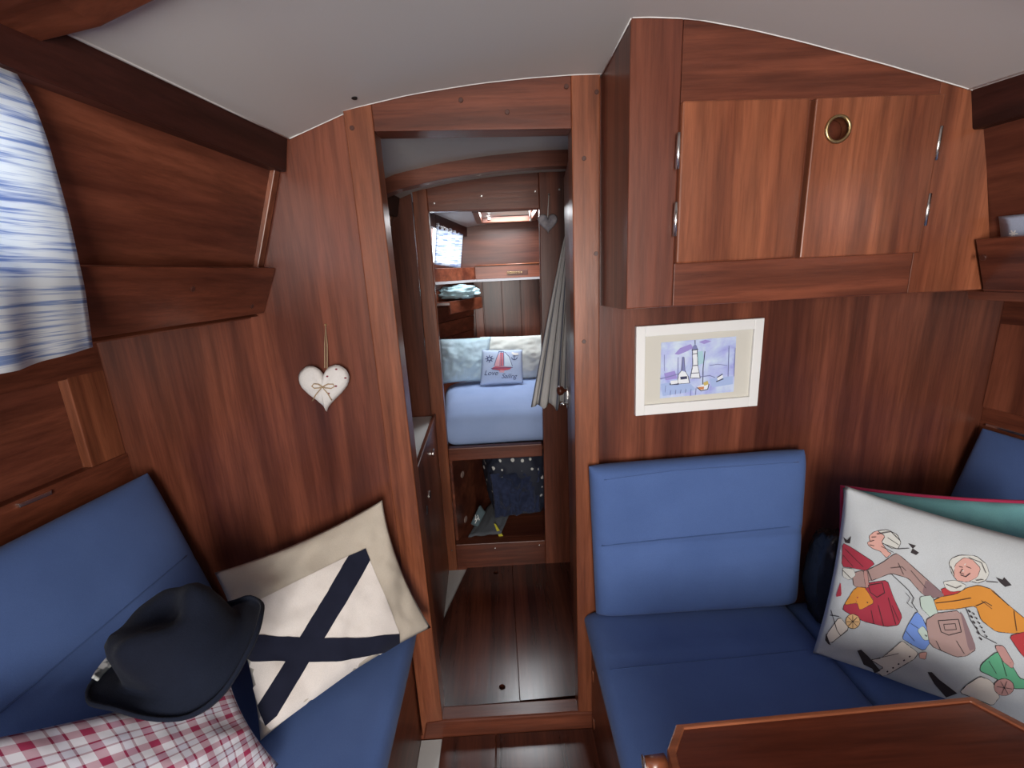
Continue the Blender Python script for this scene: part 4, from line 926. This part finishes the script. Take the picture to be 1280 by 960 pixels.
# overhead hatch
hx0, hx1, hy0, hy1, hz = -.085, .215, 1.27, 1.76, 1.822
hh_ = thing('window_3', (.06, 1.5, hz-.03), 'deck hatch with wooden coaming over the bunk', 'hatch', None, 'structure')
box('coaming', hx0-.035, hx0, hy0-.03, hy1+.03, hz-.03, hz+.03, W_TRY, hh_, .003); box('coaming', hx1, hx1+.035, hy0-.03, hy1+.03, hz-.03, hz+.03, W_TRY, hh_, .003)
box('coaming', hx0, hx1, hy1, hy1+.03, hz-.03, hz+.03, W_PANX, hh_, .003); box('coaming', hx0, hx1, hy0-.03, hy0, hz-.03, hz+.03, W_PANX, hh_, .003)
box('pane', hx0, hx1, hy0, hy1, hz+.008, hz+.014, HPANE, hh_, 0)
bx = onY(663, 270, 1.35)
box('hatch_stay', bx.x-.006, bx.x+.006, 1.345, 1.357, bx.z-.028, bx.z+.05, STEEL, hh_, .003)
disc('hatch_knob', onY(611, 274, 1.7), (0, -.3, -1), .010, .014, STEEL, hh_, 10)
# bunk
bk = thing('bunk', (-.05, 1.3, .15), 'fitted bow bunk with a mahogany front rail and locker below', 'bunk')
box('front_rail', -.284, .168, Y2-.006, Y2+.030, .618, .682, W_TRX, bk, .004)
plate('bunk_board', [(-.30, Y2+.032), (.32, Y2+.032), (.40, 1.98), (-.17, 1.98), (-.55, 1.1)], .640, .655, W_PANX, bk, plane='xy')
lks = slab('locker_side', [(-.274, Y2+.03, .15), (-.105, 1.45, .15), (-.105, 1.45, .64), (-.274, Y2+.03, .64)], (-.015, 0, 0), W_PANX, bk, 0)
vb = bvh_of(lks)
for px, py in ((578, 593), (582, 649)):
    h, nn, _, _ = vb.ray_cast(EYE, ray(px, py).normalized())
    if h: disc('vent_hole', h, (.96, -.27, 0), .017, .004, base('vent_rim', (.42, .30, .26), .5), bk, 14, rx=.022)
plate('locker_floor', [(-.29, Y2+.02), (.33, Y2+.02), (.33, 1.5), (-.11, 1.5)], .148, .160, W_PANX, bk, plane='xy')
box('locker_back', -.12, .35, 1.48, 1.50, .15, .64, W_PANX, bk, 0)
ms = puff('mattress', [(-.302, Y2+.032, .750), (.300, Y2+.032, .750), (.36, 1.93, .750), (-.372, 1.52, .750)], .093, SHEET, None, 48, 0, 1., boxy=14, wrinkle=.004, wscale=9, seed=51)
tag(ms, 'bunk mattress covered with a smooth blue sheet', 'mattress')
pz = .835
p1 = puff('bed_pillow', [onY(550, 480, 1.41), onY(608, 476, 1.45), onY(614, 421, 1.53), onY(548, 424, 1.47)], .062, PBLUE, None, 34, .03, .8, .40, .012, 7, 61); tag(p1, 'pale blue bed pillow propped against the hull planks', 'pillow', 'bed pillows')
p2 = puff('bed_pillow', [onY(600, 478, 1.52), onY(690, 472, 1.52), onY(690, 418, 1.60), onY(600, 421, 1.60)], .075, PCREAM, None, 34, .03, .8, .40, .012, 7, 71); tag(p2, 'cream bed pillow standing behind the small sailing cushion', 'pillow', 'bed pillows')
lv = thing('sailing_cushion', onZ(628, 480, .83), 'small ice-blue cushion printed with a red sailing boat and script lettering', 'cushion', 'loose cushions')
lb = puff('cushion_body', [onY(600, 481.5, 1.37), onY(654, 478.5, 1.37), onY(653, 437, 1.43), onY(602.5, 437.5, 1.43)], .032, LOVE, lv, 26, .02, 1., .45, .002, 5, 81)
def cpL(x, y): return (590+x/13.71, 420+y/13.71)
pr = Print(lb, 3); L_RED = base('print_boat_red', (.62, .12, .16), .85); L_PNK = base('print_boat_pink', (.75, .42, .47), .85); L_INK = base('print_navy', (.06, .08, .20), .85); L_SAIL = base('print_pale_sail', (.66, .78, .90), .85)
def lp(pts, m): pr.poly([cpL(*p) for p in pts], m)
def ls(pts, wd, m): pr.stroke([cpL(*p) for p in pts], wd/13.71, m)
lp([(470, 290), (440, 350), (400, 440), (385, 515), (465, 515)], L_PNK); lp([(480, 285), (540, 290), (545, 515), (470, 515)], L_RED); lp([(560, 280), (630, 350), (690, 515), (560, 515)], L_SAIL)
lp([(330, 555), (400, 520), (695, 535), (640, 575), (560, 590), (380, 580)], L_RED); lp([(460, 590), (555, 590), (550, 625), (470, 625)], L_PNK)
for k in range(4): ls([(492+k*16, 300), (488+k*17, 510)], 5, L_PNK)
ls([(465, 265), (420, 380), (380, 510)], 9, L_INK); ls([(500, 265), (500, 510)], 8, L_INK); ls([(540, 275), (545, 510)], 8, L_INK); ls([(560, 275), (640, 360), (690, 515)], 9, L_INK); ls([(330, 555), (695, 540)], 9, L_INK); ls([(460, 268), (545, 270)], 10, L_INK); ls([(340, 570), (480, 590)], 8, L_INK)
for k in range(8):
    a = math.pi*k/4; ls([(300+25*math.cos(a), 392+22*math.sin(a)), (300+68*math.cos(a), 392+62*math.sin(a))], 13, L_INK)
pr.stroke([cpL(300+36*math.cos(a*math.pi/5), 392+33*math.sin(a*math.pi/5)) for a in range(10)], 10/13.71, L_INK, True)
lp([(675, 285), (700, 278), (730, 292), (790, 290), (795, 325), (720, 332), (685, 310)], WHITE)
ls([(722, 330), (722, 400)], 12, L_INK); ls([(675, 372), (695, 400), (722, 408), (750, 400), (775, 372)], 13, L_INK); ls([(700, 345), (745, 345)], 9, L_INK)
# script lettering
def script(txt, x, y, size, adv):
    c = bpy.data.curves.new('lettering', 'FONT'); c.body = txt; c.size = size; c.shear = .35; c.space_character = adv
    to = bpy.data.objects.new('lettering', c); COL.objects.link(to)
    bpy.context.view_layer.update(); me = bpy.data.meshes.new_from_object(to.evaluated_get(bpy.context.evaluated_depsgraph_get()))
    bm = bmesh.new(); bm.from_mesh(me); pr.layer += 1
    for f in bm.faces:
        ii = []
        for v in f.verts:
            px, py = cpL(x+v.co.x, y-v.co.y); h, nr, _, _ = pr.t.ray_cast(EYE, ray(px, py).normalized())
            if h is None: break
            if nr.dot(ray(px, py)) > 0: nr = -nr
            ii.append(len(pr.v)); pr.v.append(h+nr*.0015)
        else:
            pr.f.append(tuple(ii)); pr.mi.append(pr.mats.index(L_INK))
    bm.free(); bpy.data.objects.remove(to); bpy.data.curves.remove(c); bpy.data.meshes.remove(me)
script('Love', 205, 672, 120, 1.0); script('Sailing', 500, 722, 112, .95)
pr.done('sailing_print', lv)
# locker contents
bgb = thing('polka_dot_bag', (.05, 1.0, .16), 'navy polka dot bag stuffed under the bunk', 'bag')
blob('bag_shell', (.060, 1.11, .398), (.190, .155, .210), DOTS, bgb, .12, 6, 2, 40, .72)
puff('bag_lining', [onY(618, 648, .955), onY(676, 640, .955), onY(676, 582, .975), onY(612, 592, .975)], .045, NAVYL, bgb, 40, .04, .6, .5, .05, 6, 17)
gc = thing('grey_cloth', (-.1, 1.0, .16), 'grey woollen cloth on the locker floor under the bunk', 'cloth')
sheet('cloth_fold', lambda u, v: V((-.225+.17*u+.10*v, Y2+.055+.28*v, .172+.075*math.sin(u*1.6)*v+.010*fbm((u*5, v*4, 0), 1, 3)+.03*(1-abs(2*u-1))*v)), 24, 16, GREYC, gc, .010)
po = thing('slate_pouch', onY(597, 655, .97), 'slate pouch with white scribble leaning in the under-bunk locker', 'pouch')
pb_ = puff('pouch_body', [onY(588, 655, .97), onY(597, 660, .95), onY(607, 640, .99), onY(600, 630, 1.02)], .012, SLATE, po, 12, .02, 1, .4, .002, 4, 9)
pr = Print(pb_, 2); pr.stroke([(593, 641), (595, 646), (594, 650), (597, 648), (594, 654)], .9, WHITE); pr.stroke([(597, 644), (599, 650)], .9, WHITE)
if pr.v: pr.done('scribble_print', po)
ys_ = thing('yellow_strap', onZ(624, 671, .17), 'bright yellow webbing strap hanging from the polka dot bag', 'strap')
q = [onY(624, 672, Y2+.05), onY(630, 672, Y2+.05), onY(620, 656, Y2+.08), onY(617.5, 655, Y2+.08)]
slab('strap_web', q, (0, .006, .002), YEL, ys_, .001)
